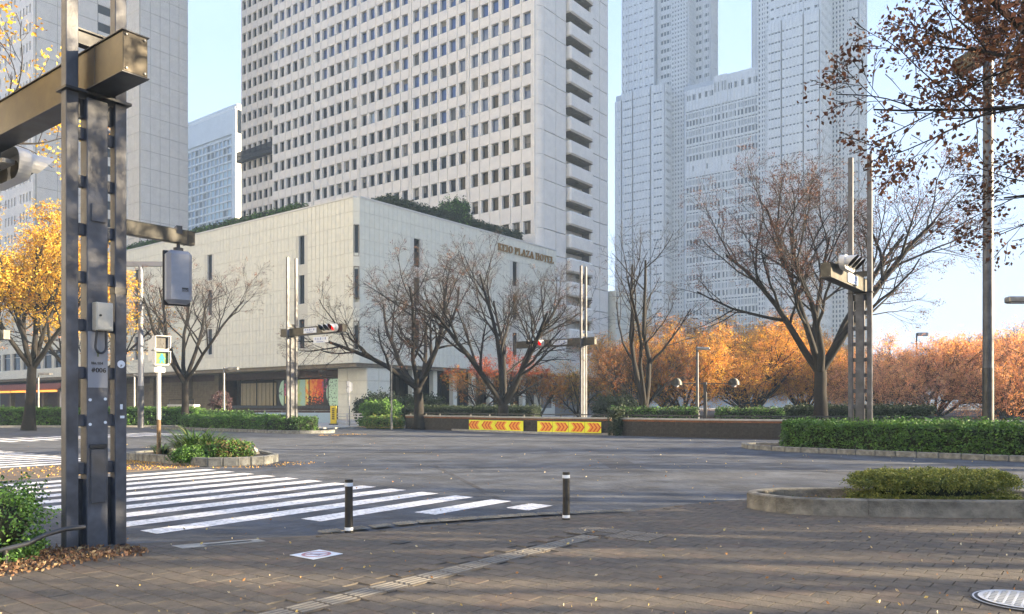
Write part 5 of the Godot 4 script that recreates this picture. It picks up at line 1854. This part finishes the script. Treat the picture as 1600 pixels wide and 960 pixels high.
	mb = MB.new()
	mb.cbox(Vector3(0, 0.75, 0), Vector3(0.50, 1.35, 0.12), 0.02)
	part("board", mb, M.sign_yellow, t)
	mb = MB.new()
	for i in 6: mb.box(Vector3(0, 1.2 - 0.15 * i, 0.063), Vector3(0.22, 0.09, 0.004))
	part("mark", mb, M.post_dark, t)
	mb = MB.new()
	mb.box(Vector3(0, 0.04, 0), Vector3(0.6, 0.08, 0.35))
	part("foot", mb, M.post_dark, t)
	# pale ramp wall in front of the shop window
	t = thing("ramp_wall", "low pale blue parapet wall with a steel handrail below the shop window", "wall", g(-22.6, 68.0, 0.1))
	e = g(7.4, -1.6)
	var bs := Basis(e.normalized(), Vector3.UP, e.normalized().cross(Vector3.UP))
	mb = MB.new()
	mb.cbox(e * 0.5 + Vector3(0, 0.40, 0), Vector3(e.length(), 0.85, 0.3), 0.02, bs)
	part("wall", mb, M.pale_blue, t)
	mb = MB.new()
	mb.box(e * 0.5 + Vector3(0, 1.02, 0), Vector3(e.length(), 0.06, 0.06), bs)
	for i in 6: mb.box(e * (i / 5.0) + Vector3(0, 0.9, 0), Vector3(0.04, 0.25, 0.04), bs)
	part("handrail", mb, M.steel, t)
	# stand by the tree at the left
	t = thing("kiosk_counter", "pale counter on a white block beside the bare tree before the shutters", "counter", g(-26.0, 62.5, 0.1), 0.5)
	mb = MB.new()
	mb.cbox(Vector3(0, 1.45, 0), Vector3(2.3, 0.16, 0.9), 0.03)
	part("counter_top", mb, M.coping, t)
	mb = MB.new()
	mb.box(Vector3(0.7, 0.7, 0), Vector3(0.8, 1.35, 0.7))
	part("block", mb, M.concrete_pale, t)
	mb = MB.new()
	for x in [-1.05, 1.05]: mb.box(Vector3(x, 0.95, 0.3), Vector3(0.06, 1.9, 0.06))
	mb.box(Vector3(0, 1.9, 0.3), Vector3(2.2, 0.06, 0.06))
	part("frame", mb, M.post_dark, t)
	# tiled eaves with a string of warm bulbs
	t = thing("tiled_eaves", "red tiled eaves with a string of warm bulbs above the shop fronts", "awning", w(49.9, 152.0, 0.0))
	var rt := MB.new()
	var bl := MB.new()
	for i in 70:
		var x := 0.48 * i
		var lo := Vector3(x, 3.75, 0.9)
		rt.tube(PackedVector3Array([lo, lo + Vector3(0, 0.85, -1.3)]), PackedFloat32Array([0.17, 0.17]), 6, true)
		if i % 19 != 17: bl.cyl(lo + Vector3(0, -0.35, 0.05), lo + Vector3(0, -0.06, 0.05), 0.14, 6)
	part("roof_tile", rt, M.roof_tile, t, Vector3.ZERO, "stuff")
	part("bulb", bl, M.lamp_warm, t, Vector3.ZERO, "stuff")
	mb = MB.new()
	mb.span(Vector3(-0.3, 3.5, -1.2), Vector3(33.5, 3.68, 0.7))
	part("board", mb, M.soffit, t)
	for i in 6:
		mb = MB.new()
		mb.span(Vector3(1.0 + 6.0 * i, -0.0, -1.0), Vector3(1.7 + 6.0 * i, 3.5, -0.4))
		part("post", mb, M.coping if i % 2 else M.soffit, t)
	# bent pipe rail in front of the leafy bush
	t = thing("pipe_rail", "bent dark steel pipe rail on a short leg in front of the leafy bush", "rail", g(-5.1, 7.9))
	mb = MB.new()
	var q2 := PackedVector3Array()
	for q in [[-6.3, 7.2, 0.15], [-5.6, 7.65, 0.165], [-5.13, 7.92, 0.185], [-4.97, 8.08, 0.22], [-4.86, 8.22, 0.29], [-4.74, 8.36, 0.325], [-4.60, 8.5, 0.33]]: q2.append(g(q[0], q[1], q[2]) - t.position)
	mb.tube(q2, PackedFloat32Array([0.026, 0.026, 0.026, 0.026, 0.026, 0.026, 0.026]), 10, true)
	part("pipe", mb, M.post_dark, t)
	for q in [[-5.1, 7.94, 0.18], [-6.0, 7.4, 0.15]]:
		mb = MB.new()
		mb.tube(PackedVector3Array([g(q[0], q[1], -0.05) - t.position, g(q[0], q[1], q[2]) - t.position]), PackedFloat32Array([0.03, 0.03]), 8, true)
		part("leg", mb, M.black, t)
	# iron manhole and seams in the asphalt
	t = thing("service_cover", "small dark square service cover in the brick pavement near the floor sign", "cover", w(6.6, 6.75, 0.014))
	mb = MB.new()
	mb.prism(PackedVector2Array([Vector2(-0.08, -0.1), Vector2(0.08, -0.1), Vector2(0.08, 0.1), Vector2(-0.08, 0.1)]), 0, 0.003)
	part("lid", mb, M.post_dark, t)

# ---- planting ----------------------------------------------------------------------------
func bush(called: String, label: String, at: Vector3, r: Vector3, n: int, ls: float, pal: Array, sd: int, flat := 0.8, cl := "leaf1", rag := 0.20) -> Node3D:
	rng.seed = sd
	var t := thing(called, label, "shrub", at)
	var fn := FastNoiseLite.new()
	fn.seed = sd
	fn.frequency = 1.1
	var core := SphereMesh.new()
	core.radius = 0.5; core.height = 1.0; core.radial_segments = 16; core.rings = 8
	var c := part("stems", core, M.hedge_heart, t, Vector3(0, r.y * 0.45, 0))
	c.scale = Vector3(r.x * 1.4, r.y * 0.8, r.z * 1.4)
	var xf := []
	var cs := []
	for i in n:
		var d := Vector3(R(-1, 1), R(-0.9, 1), R(-1, 1))
		if d.length() < 0.2: continue
		d = d.normalized()
		d.y = signf(d.y) * pow(absf(d.y), flat)
		var k := 1.0 + rag * fn.get_noise_3d(d.x * 2.4, d.y * 2.4, d.z * 2.4) * 2.0 - R(0, 0.22)
		var p := Vector3(d.x * r.x, r.y * 0.42 + d.y * r.y * 0.58, d.z * r.z) * Vector3(k, k, k)
		if p.y < 0.03: p.y = R(0.02, 0.16)
		var b := Basis(Vector3(0, 1, 0), R(0, TAU)) * Basis(Vector3(1, 0, 0), R(-0.9, 0.9)) * Basis(Vector3(0, 0, 1), R(-0.6, 0.6))
		b = b if rng.randf() < 0.6 else rot_rand()
		b = Basis(b.x, b.z, -b.y) if rng.randf() < 0.5 else b
		xf.append(Transform3D(b.scaled(Vector3.ONE * R(0.7, 1.3) * ls / 0.07), p))
		var cc: Color = pal[rng.randi() % pal.size()]
		var g2 := R(0.7, 1.3)
		cs.append(Color(cc.r * g2, cc.g * g2, cc.b * g2))
	mm("leaves", X[cl], M.leaf_green, xf, cs, t)
	return t

const GREEN := [Color(0.050, 0.130, 0.018), Color(0.075, 0.180, 0.026), Color(0.036, 0.095, 0.016), Color(0.110, 0.235, 0.032)]
const DARK := [Color(0.018, 0.038, 0.012), Color(0.026, 0.052, 0.014), Color(0.014, 0.028, 0.010)]
const OLIVE := [Color(0.150, 0.180, 0.030), Color(0.110, 0.145, 0.026), Color(0.200, 0.210, 0.036), Color(0.075, 0.105, 0.020)]

func strip(pts: Array, wid: float) -> PackedVector2Array:      # plan of a hedge along points of [right, ahead]
	var a := PackedVector2Array()
	var b := PackedVector2Array()
	for i in pts.size():
		var p := Vector2(pts[i][0], pts[i][1])
		var n0 := Vector2(pts[maxi(i - 1, 0)][0], pts[maxi(i - 1, 0)][1])
		var n1 := Vector2(pts[mini(i + 1, pts.size() - 1)][0], pts[mini(i + 1, pts.size() - 1)][1])
		var d := (n1 - n0).normalized()
		var n := Vector2(-d.y, d.x) * wid * 0.5
		var k := g(p.x + n.x, p.y + n.y)
		a.append(Vector2(k.x, k.z))
		k = g(p.x - n.x, p.y - n.y)
		b.append(Vector2(k.x, k.z))
	b.reverse()
	a.append_array(b)
	return a

func plants() -> void:
	hedge("hedge", "long bright green clipped hedge on the median round the steel column", "", poly([[27.55, -16], [27.6, 5.5], [28.0, 8.6], [28.5, 9.7], [30.2, 9.6], [30.6, 5.0], [30.6, -16]]), 0.1, 0.92, 190.0, 0.075, GREEN, 201, 0.07)
	hedge("hedge", "dark clipped hedge on the left median below the slim column", "", poly([[28.0, 49.5], [28.0, 40.3], [28.6, 39.9], [30.6, 40.0], [30.7, 49.5]]), 0.1, 0.80, 110.0, 0.09, GREEN, 202)
	hedge("hedge", "short rounded hedge at the tip of the left median", "", poly([[27.9, 40.1], [27.9, 38.3], [28.5, 37.5], [29.8, 37.5], [30.5, 38.3], [30.5, 40.1]]), 0.1, 0.72, 120.0, 0.09, DARK + GREEN, 203)
	hedge("hedge", "long hedge along the far pavement before the lit shop eaves", "", strip([[-42, 58.5], [-32, 58.3], [-23.2, 58.8]], 1.6), 0.08, 1.25, 70.0, 0.11, GREEN, 204)
	hedge("hedge", "low dark hedge along the far pavement before the brown shutters", "", strip([[-25.0, 60.0], [-19.5, 58.5]], 1.5), 0.08, 1.0, 80.0, 0.11, DARK + GREEN, 205)
	hedge("hedge", "dark clipped hedge behind the brick wall, between two bare trunks", "", strip([[-7.4, 56.5], [-3.0, 53.2], [1.7, 51.6]], 1.4), 0.1, 1.36, 80.0, 0.10, DARK, 206)
	hedge("hedge", "clipped hedge behind the brick wall beside the slender forked tree", "", strip([[5.8, 45.6], [8.0, 45.4], [10.6, 45.2]], 1.2), 0.1, 1.32, 90.0, 0.09, DARK + GREEN, 207)
	hedge("hedge", "short dark clipped hedge below the golden tree behind the wall", "", strip([[11.7, 45.0], [15.4, 44.6]], 1.2), 0.1, 1.30, 90.0, 0.09, DARK + GREEN, 208)
	hedge("hedge", "dark clipped hedge round the thick trunk, behind the steel column", "", strip([[14.6, 42.0], [18.0, 41.0], [21.2, 39.6]], 1.6), 0.1, 1.42, 90.0, 0.09, DARK, 209)
	hedge("hedge", "narrow ivy hedge filling the gap between the two brick walls", "", strip([[5.35, 42.1], [5.8, 41.7]], 0.7), 0.0, 1.40, 160.0, 0.08, DARK, 210)
	bush("shrub", "leafy dark green shrub with broad leaves at the foot of the steel column", g(-5.74, 8.45), Vector3(0.88, 0.86, 0.66), 10000, 0.050, GREEN + [Color(0.08, 0.17, 0.03)], 211, 0.7)
	var b := bush("shrub", "broad rounded olive green bush in the concrete planter", g(6.6, 12.35, 0.10), Vector3(1.36, 0.53, 0.66), 20000, 0.028, OLIVE, 212, 0.40, "clump_hedge", 0.07)
	b.rotation.y = asin(0.61)
	bush("shrub", "tall dark shrub behind the white fence at the pale corner", g(-10.2, 62.0, 0.1), Vector3(2.6, 2.3, 1.6), 3800, 0.15, DARK, 213, 0.8, "clump_hedge")
	bush("shrub", "dark shrub between the corner shrubs and the first bare trunk", g(-7.0, 61.0, 0.1), Vector3(2.2, 2.2, 1.5), 3000, 0.15, DARK, 214, 0.8, "clump_hedge")
	bush("shrub", "bright green block of shrub at the end of the brick wall", g(-9.2, 55.5, 0.05), Vector3(1.7, 1.75, 1.1), 3800, 0.12, GREEN, 215, 0.45, "clump_hedge")
	bush("shrub", "low green groundcover shrub at the kerb below the thin dark-tipped pole", g(-8.7, 53.6, 0.05), Vector3(1.6, 0.8, 0.8), 2200, 0.10, GREEN + OLIVE, 216, 0.6, "clump_hedge")
	bush("shrub", "round evergreen shrub behind the foot of the slim column", g(7.6, 58.0, 0.1), Vector3(1.6, 2.2, 1.4), 2200, 0.14, DARK, 217, 0.8, "clump_hedge")
	bush("shrub", "small purple-brown shrub in front of the shutters by the boxy lamp", g(-23.4, 63.5, 0.1), Vector3(0.9, 2.6, 0.8), 500, 0.14, [Color(0.06, 0.03, 0.035), Color(0.09, 0.045, 0.05)], 218, 0.8, "clump_hedge")
	strap_plants()
	# roof garden of the tiled block
	hedge("roof_hedge", "dark roof hedge above the windowless side of the tiled block", "", PackedVector2Array([Vector2(-105, -52.0), Vector2(-68.5, -52.0), Vector2(-68.5, -54.0), Vector2(-105, -54.0)]), 21.2, 1.5, 24.0, 0.22, DARK + GREEN, 231, 0.12)
	hedge("roof_hedge", "long dark roof hedge above the side with the gold letters", "", PackedVector2Array([Vector2(-59.5, -56.5), Vector2(-62, -56.5), Vector2(-62, -79.5), Vector2(-59.5, -79.5)]), 21.2, 1.9, 24.0, 0.22, DARK, 232, 0.12)
	bush("shrub", "round evergreen shrub standing above the roof hedge against the hotel windows", w(68.5, 61.2, 21.4), Vector3(1.9, 3.9, 1.9), 2600, 0.2, DARK + GREEN, 233, 0.8, "clump_hedge")
	trees()

func strap_plants() -> void:
	rng.seed = 240
	var spots := [[12.55, 21.35, 0.95, "large clump of arching strap leaves beside the rusty pole"], [12.7, 20.75, 0.8, "second clump of strap leaves, next to the pink-tinged groundcover"], [12.25, 22.6, 0.40, "small yellow-green tuft on the outer side of the rusty pole"]]
	for q in spots:
		var t := thing("strap_plant", q[3], "plant", w(q[0], q[1], 0.14), 0.0, "strap-leaved plants on the island")
		var mb := MB.new()
		mb.use_col = true
		for i in int(230 * q[2] + 20):
			var a := R(0, TAU)
			var d := Vector3(cos(a), 0, sin(a))
			var s := d.cross(Vector3.UP)
			var L: float = R(0.95, 1.6) * q[2]
			var p: Vector3 = d * R(0, 0.45) * q[2] + s * R(-0.2, 0.2) * q[2]
			var el := R(0.8, 1.5)
			var wd := R(0.016, 0.028)
			var k := R(0.7, 1.4)
			mb.col = Color(0.055 * k, 0.12 * k, 0.022 * k) if rng.randf() < 0.75 else Color(0.13 * k, 0.17 * k, 0.03 * k)
			var prev := p
			var pw := wd
			for j in 6:
				var n: Vector3 = prev + (d * cos(el) + Vector3.UP * sin(el)) * L / 6.0
				var nw := wd * (1.0 - pow((j + 1) / 6.0, 2.5))
				mb.quad(prev - s * pw, prev + s * pw, n + s * nw, n - s * nw)
				prev = n; pw = nw
				el -= R(0.16, 0.42)
		part("leaf_blade", mb, M.leaf_green, t, Vector3.ZERO, "stuff")
	bush("shrub", "low pink-tinged groundcover on the planted island", w(12.75, 20.0, 0.10), Vector3(0.75, 0.50, 0.7), 1500, 0.06, GREEN + [Color(0.16, 0.10, 0.05), Color(0.14, 0.12, 0.03)], 241, 0.7, "clump_hedge")
	bush("shrub", "low dark green groundcover along the kerb of the planted island", w(12.0, 20.2, 0.10), Vector3(0.45, 0.36, 0.75), 1200, 0.06, GREEN, 242, 0.7, "clump_hedge")

const GOLD := [Color(0.74, 0.48, 0.08), Color(0.70, 0.40, 0.10), Color(0.58, 0.32, 0.12), Color(0.78, 0.58, 0.10), Color(0.46, 0.28, 0.10)]
const RUST := [Color(0.84, 0.53, 0.36), Color(0.80, 0.47, 0.31), Color(0.86, 0.63, 0.45), Color(0.66, 0.39, 0.28), Color(0.80, 0.55, 0.26)]
const BROWN := [Color(0.14, 0.055, 0.028), Color(0.10, 0.045, 0.026), Color(0.18, 0.075, 0.032)]
const RED := [Color(0.36, 0.085, 0.045), Color(0.30, 0.07, 0.04), Color(0.40, 0.13, 0.06)]
const YELLOW := [Color(0.70, 0.54, 0.05), Color(0.66, 0.47, 0.045), Color(0.56, 0.34, 0.04), Color(0.74, 0.60, 0.12)]

func opt(fork: float, r: float, limbs: int, limb: float, spread: float, kids: Array, extra := {}) -> Dictionary:
	var o := {"fork": fork, "r": r, "limbs": limbs, "limb": limb, "spread": spread, "kids": kids, "levels": kids.size(), "wob": 0.16, "up": 0.05, "ang": 38.0, "ratio": 0.56, "taper": 0.34, "thin": 0.007}
	o.merge(extra, true)
	return o

func trees() -> void:
	var bare := "bare street trees round the crossing"
	# the five zelkovas beyond the crossing
	tree("bare_tree", "wide bare tree with a thick low trunk before the pale corner block", "tree", bare, w(37.45, 36.56, 0.1), 301, opt(2.9, 0.33, 6, 7.6, 1.05, [7, 6, 5, 4], {"wob": 0.2, "ang": 42.0, "leaves": 900, "pal": BROWN, "lm": "leaf_dry", "clump": "clump_fine", "jit": 0.2}))
	tree("bare_tree", "bare tree forking low over the red maple, under the gold letters", "tree", bare, w(39.28, 30.92, 0.1), 302, opt(1.7, 0.36, 5, 7.8, 0.75, [7, 6, 5, 4], {"wob": 0.17, "ang": 35.0, "leaves": 350, "pal": BROWN, "lm": "leaf_dry", "clump": "clump_fine"}))
	tree("bare_tree", "slender leafless tree with upright forks in front of the twin towers", "tree", bare, w(41.21, 21.86, 0.1), 303, opt(1.5, 0.28, 3, 8.8, 0.40, [5, 4, 4, 3], {"wob": 0.2, "ang": 46.0}))
	tree("bare_tree", "tall dark tree with a broad crown and brown leaf tufts behind the steel column", "tree", bare, w(41.0, 11.9, 0.1), 304, opt(3.4, 0.34, 6, 8.4, 0.85, [8, 6, 5, 4], {"wob": 0.19, "ang": 40.0, "leaves": 4200, "pal": BROWN, "lm": "leaf_dry", "clump": "clump_fine", "jit": 0.22}))
	tree("bare_tree", "bare tree with rusty twigs before the windowless tiled side", "tree", bare, w(31.3, 54.38, 0.1), 305, opt(3.4, 0.26, 5, 6.8, 0.55, [7, 5, 5, 3], {"wob": 0.2, "leaves": 500, "pal": BROWN, "lm": "leaf_dry", "clump": "clump_fine"}))
	# yellow tree at the left
	tree("yellow_tree", "tall tree with bright yellow leaves beside the near steel column", "tree", "", w(20.92, 54.75, 0.1), 306, opt(4.2, 0.30, 7, 7.4, 0.72, [8, 6, 5, 3], {"leaves": 8500, "pal": YELLOW, "clump": "clump", "leaf": 1.25, "jit": 0.6, "floor": 5.2}))
	tree("yellow_tree", "orange-leaved tree beyond the yellow one, against the pale tower", "tree", "", g(-36.0, 66.0, 0.1), 307, opt(3.0, 0.32, 6, 7.2, 0.75, [7, 6, 5, 3], {"leaves": 1500, "pal": RUST + YELLOW, "clump": "clump", "leaf": 1.3, "jit": 0.5, "floor": 5.0}))
	# near branches at the upper corners
	tree("oak_tree", "near tree whose brown-leaved boughs hang into the upper corner", "tree", "", w(13.9, -2.3, 0.0), 308, opt(4.2, 0.17, 8, 5.9, 1.30, [7, 6, 5, 4], {"leaves": 9800, "pal": [Color(0.10, 0.042, 0.022), Color(0.075, 0.034, 0.020), Color(0.13, 0.055, 0.026), Color(0.17, 0.08, 0.035)], "lm": "leaf_dry", "clump": "clump_fine", "leaf": 1.05, "jit": 0.13, "floor": 3.4, "turn": 2.2, "up": 0.0}))
	tree("yellow_tree", "near tree with a sprig of yellow leaves in the top corner", "tree", "", g(-10.2, 11.5), 309, opt(4.6, 0.16, 5, 3.6, 0.9, [6, 5, 4], {"leaves": 1500, "pal": YELLOW, "clump": "clump_fine", "jit": 0.2, "floor": 5.0}))
	# understorey
	tree("maple", "low red maple behind the bare trees with the gold letters above", "tree", "", g(-0.6, 58.0, 0.1), 310, opt(1.6, 0.16, 6, 3.4, 1.35, [6, 5, 4], {"leaves": 1500, "pal": RED, "clump": "clump", "leaf": 1.0, "jit": 0.35, "floor": 3.6, "up": 0.0}))
	tree("maple", "small amber tree behind the brick wall with chevron boards", "tree", "", g(2.2, 60.0, 0.1), 311, opt(0.9, 0.13, 6, 2.9, 1.0, [6, 5, 4], {"leaves": 1100, "pal": [Color(0.42, 0.20, 0.035), Color(0.36, 0.16, 0.04), Color(0.46, 0.27, 0.05)], "clump": "clump", "jit": 0.3}))
	tree("maple", "thin amber tree in the shade of the pale block behind the hedge", "tree", "", g(-2.4, 61.0, 0.1), 312, opt(0.9, 0.12, 5, 3.0, 1.0, [6, 5, 4], {"leaves": 700, "pal": [Color(0.42, 0.20, 0.035), Color(0.36, 0.16, 0.04), Color(0.30, 0.24, 0.05)], "clump": "clump", "jit": 0.3}))
	tree("maple", "twiggy green-gold tree at the foot of the slim column", "tree", "", g(5.0, 60.0, 0.1), 313, opt(0.8, 0.12, 6, 2.6, 1.2, [7, 6, 5], {"leaves": 600, "pal": [Color(0.30, 0.26, 0.05), Color(0.36, 0.20, 0.05)], "clump": "clump", "jit": 0.3}))
	tree("maple", "brown twiggy tree leaning from the slim column to the forked tree", "tree", "", g(9.6, 59.0, 0.1), 314, opt(1.2, 0.17, 8, 4.6, 1.0, [8, 7, 5, 3], {"leaves": 2200, "pal": [Color(0.30, 0.13, 0.05), Color(0.24, 0.10, 0.05), Color(0.40, 0.22, 0.05)], "clump": "clump_fine", "jit": 0.3}))
	var gt := tree("golden_tree", "golden spreading tree, brightest of the grove behind the double lamp", "tree", "golden trees behind the wall", g(19.2, 63.0, 0.1), 315, opt(0.8, 0.2, 9, 5.6, 1.15, [8, 6, 5, 3], {"leaves": 7600, "pal": GOLD, "clump": "clump_fine", "leaf": 1.4, "jit": 0.75, "floor": 0.4}))
	copy(gt, "golden tree to the side of the slender forked tree", g(13.6, 62.0, 0.1), 1.9, 0.96)
	copy(gt, "golden tree whose crown fades to orange behind the thick trunk", g(24.6, 66.0, 0.1), 3.6, 0.98)
	copy(gt, "golden tree low behind the brown twiggy tree", g(10.0, 68.0, 0.1), 5.0, 0.95)
	var rt := tree("rust_tree", "rust-coloured spreading tree directly beyond the steel column", "tree", "rust-coloured trees in the park", g(31.0, 58.0, 0.1), 316, opt(0.5, 0.2, 10, 5.2, 1.35, [8, 7, 5, 3], {"leaves": 7000, "pal": RUST, "clump": "clump_fine", "leaf": 1.3, "jit": 0.75, "floor": 0.2}))
	copy(rt, "rust-coloured tree between the steel column and the thick lamp standard", g(36.6, 58.5, 0.1), 2.2, 1.04)
	copy(rt, "rust-coloured tree straight behind the thick lamp standard", g(41.0, 62.0, 0.1), 4.1, 1.15)
	copy(rt, "rust-coloured tree at the edge, beyond the thick lamp standard", g(38.6, 55.0, 0.1), 0.9, 1.0)
	copy(rt, "far rust-coloured tree seen low between column and broad trunk", g(38.0, 84.0, 0.1), 5.2, 1.1)
	copy(rt, "far rust-coloured tree beyond the edge of the long hedge", g(52.0, 80.0, 0.1), 3.0, 1.2)
	copy(rt, "low rust-coloured tree between the golden grove and the steel column", g(27.0, 57.0, 0.1), 2.9, 0.72)
	copy(rt, "low rust-coloured tree just left of the thick lamp standard", g(33.6, 53.0, 0.1), 1.3, 0.72)
	copy(rt, "far rust-coloured tree between two nearer crowns", g(47.0, 74.0, 0.1), 1.6, 1.15)
	for q in [[18.0, 92.0, 0.6, 1.35, "far golden tree low behind the double lamp"], [29.0, 96.0, 2.2, 1.45, "far golden tree seen between the thick trunk and the grove"], [38.0, 104.0, 4.0, 1.5, "far golden tree seen through the gap beside the steel column"], [24.0, 82.0, 5.3, 1.1, "golden tree standing between the grove and the twin towers"]]:
		copy(gt, q[4], g(q[0], q[1], 0.1), q[2], q[3])
	var bt := tree("bare_tree", "far hazy bare tree above the rust-coloured crowns at the edge", "tree", "", g(64.0, 104.0, 0.1), 317, opt(2.6, 0.25, 6, 5.6, 0.7, [8, 7, 5, 4], {"leaves": 200, "pal": BROWN, "clump": "clump_fine"}))
	copy(bt, "far hazy bare tree just past the thick lamp standard", g(55.0, 108.0, 0.1), 2.0, 0.85)
	# street trees on the near side to the right, out of the picture: their shadows cross the road, some added to shade the near column
	var src: Node3D = null
	for q in [[27.0, 11.5, 0.3, 1.0], [15.5, 8.4, 2.9, 0.9], [19.5, 10.3, 5.9, 0.95], [38.0, 19.0, 1.4, 1.05], [30.0, 3.5, 2.4, 1.0], [48.0, 28.0, 3.0, 1.1], [22.0, 7.0, 0.8, 0.9], [58.0, 36.0, 4.4, 1.1], [44.0, 9.0, 5.1, 1.1], [62.0, 25.0, 3.6, 1.2], [66.0, 12.5, 1.1, 1.2], [70.0, 31.0, 5.6, 1.2]]:
		var lb := "tall zelkova with few dry leaves in the avenue past the edge of the view"
		if src == null: src = tree("zelkova", lb, "tree", "zelkovas along the near pavement", g(q[0], q[1]), 318, opt(3.2, 0.26, 6, 7.0, 0.8, [6, 5, 4], {"leaves": 500, "pal": BROWN, "lm": "leaf_dry", "clump": "clump", "jit": 0.4}))
		else: copy(src, lb, g(q[0], q[1]), q[2], q[3])

# ---- fallen leaves -------------------------------------------------------------------------
func litter() -> void:
	rng.seed = 401
	var t := Node3D.new()
	t.name = numbered("fallen_leaves")
	add_child(t)
	tag(t, "dry brown leaves heaped under the bush at the foot of the steel column", "leaves", "", "stuff")
	var xf := []
	var cs := []
	var hp := vpoly([[-6.6, 6.6], [-4.9, 7.3], [-4.35, 8.25], [-3.95, 8.6], [-4.2, 8.95], [-5.0, 8.9], [-6.8, 8.6]])
	var bb := Rect2(hp[0], Vector2.ZERO)
	for p in hp: bb = bb.expand(p)
	var n := 0
	while n < 4200:
		var p := Vector2(R(bb.position.x, bb.end.x), R(bb.position.y, bb.end.y))
		if not Geometry2D.is_point_in_polygon(p + Vector2(R(-1, 1), R(-1, 1)) * 0.12, hp): continue
		n += 1
		var b := Basis(Vector3.UP, R(0, TAU)) * Basis(Vector3(1, 0, 0), PI / 2 + R(-0.5, 0.5)) * Basis(Vector3(0, 1, 0), R(-0.4, 0.4))
		xf.append(Transform3D(b.scaled(Vector3.ONE * R(0.5, 1.1)), Vector3(p.x, R(0.02, 0.06), p.y)))
		var k := R(0.6, 1.4)
		cs.append([Color(0.17 * k, 0.09 * k, 0.045 * k), Color(0.22 * k, 0.13 * k, 0.07 * k), Color(0.11 * k, 0.055 * k, 0.03 * k), Color(0.34 * k, 0.24 * k, 0.12 * k)][rng.randi() % 4])
	mm("leaf", X.leaf1, M.leaf_dry, xf, cs, t)
	t = Node3D.new()
	t.name = numbered("fallen_leaves")
	add_child(t)
	tag(t, "pale yellow leaves scattered over the brick pavement and the road", "leaves", "", "stuff")
	xf = []
	cs = []
	for i in 750:
		var d := 5.5 + 36.0 * pow(rng.randf(), 1.7)
		var x := R(-0.68, 0.68) * d
		var p := g(x, d)
		var y := 0.024 if d < 10.5 or (x > 3.0 and d < 13.0) else -0.010
		var b := Basis(Vector3.UP, R(0, TAU)) * Basis(Vector3(1, 0, 0), PI / 2 + R(-0.35, 0.35))
		xf.append(Transform3D(b.scaled(Vector3.ONE * R(0.3, 0.7) * (1.0 + d * 0.01)), Vector3(p.x, y + R(0, 0.008), p.z)))
		var k := R(0.7, 1.2)
		cs.append([Color(0.62 * k, 0.48 * k, 0.16 * k), Color(0.66 * k, 0.56 * k, 0.36 * k), Color(0.40 * k, 0.20 * k, 0.07 * k)][rng.randi() % 3])
	# thicker along the islands
	for q in [[11.3, 20.5, 1.6, 1.2, 380], [11.2, 22.3, 0.7, 0.8, 420], [12.8, 18.2, 1.6, 0.5, 120], [36.6, 39.5, 0.7, 2.5, 300], [28.0, 33.2, 1.4, 0.6, 160], [9.2, 20.9, 2.0, 1.6, 300]]:
		for i in int(q[4]):
			var p := w(q[0] + R(-1, 1) * q[2], q[1] + R(-1, 1) * q[3])
			var b := Basis(Vector3.UP, R(0, TAU)) * Basis(Vector3(1, 0, 0), PI / 2 + R(-0.35, 0.35))
			xf.append(Transform3D(b.scaled(Vector3.ONE * R(0.5, 1.0)), Vector3(p.x, (0.005 if q[0] < 30 else 0.11) + R(0, 0.01), p.z)))
			var k := R(0.7, 1.2)
			cs.append([Color(0.62 * k, 0.40 * k, 0.06 * k), Color(0.58 * k, 0.34 * k, 0.08 * k), Color(0.40 * k, 0.22 * k, 0.07 * k)][rng.randi() % 3])
	mm("leaf", X.leaf1, M.leaf_dry, xf, cs, t)
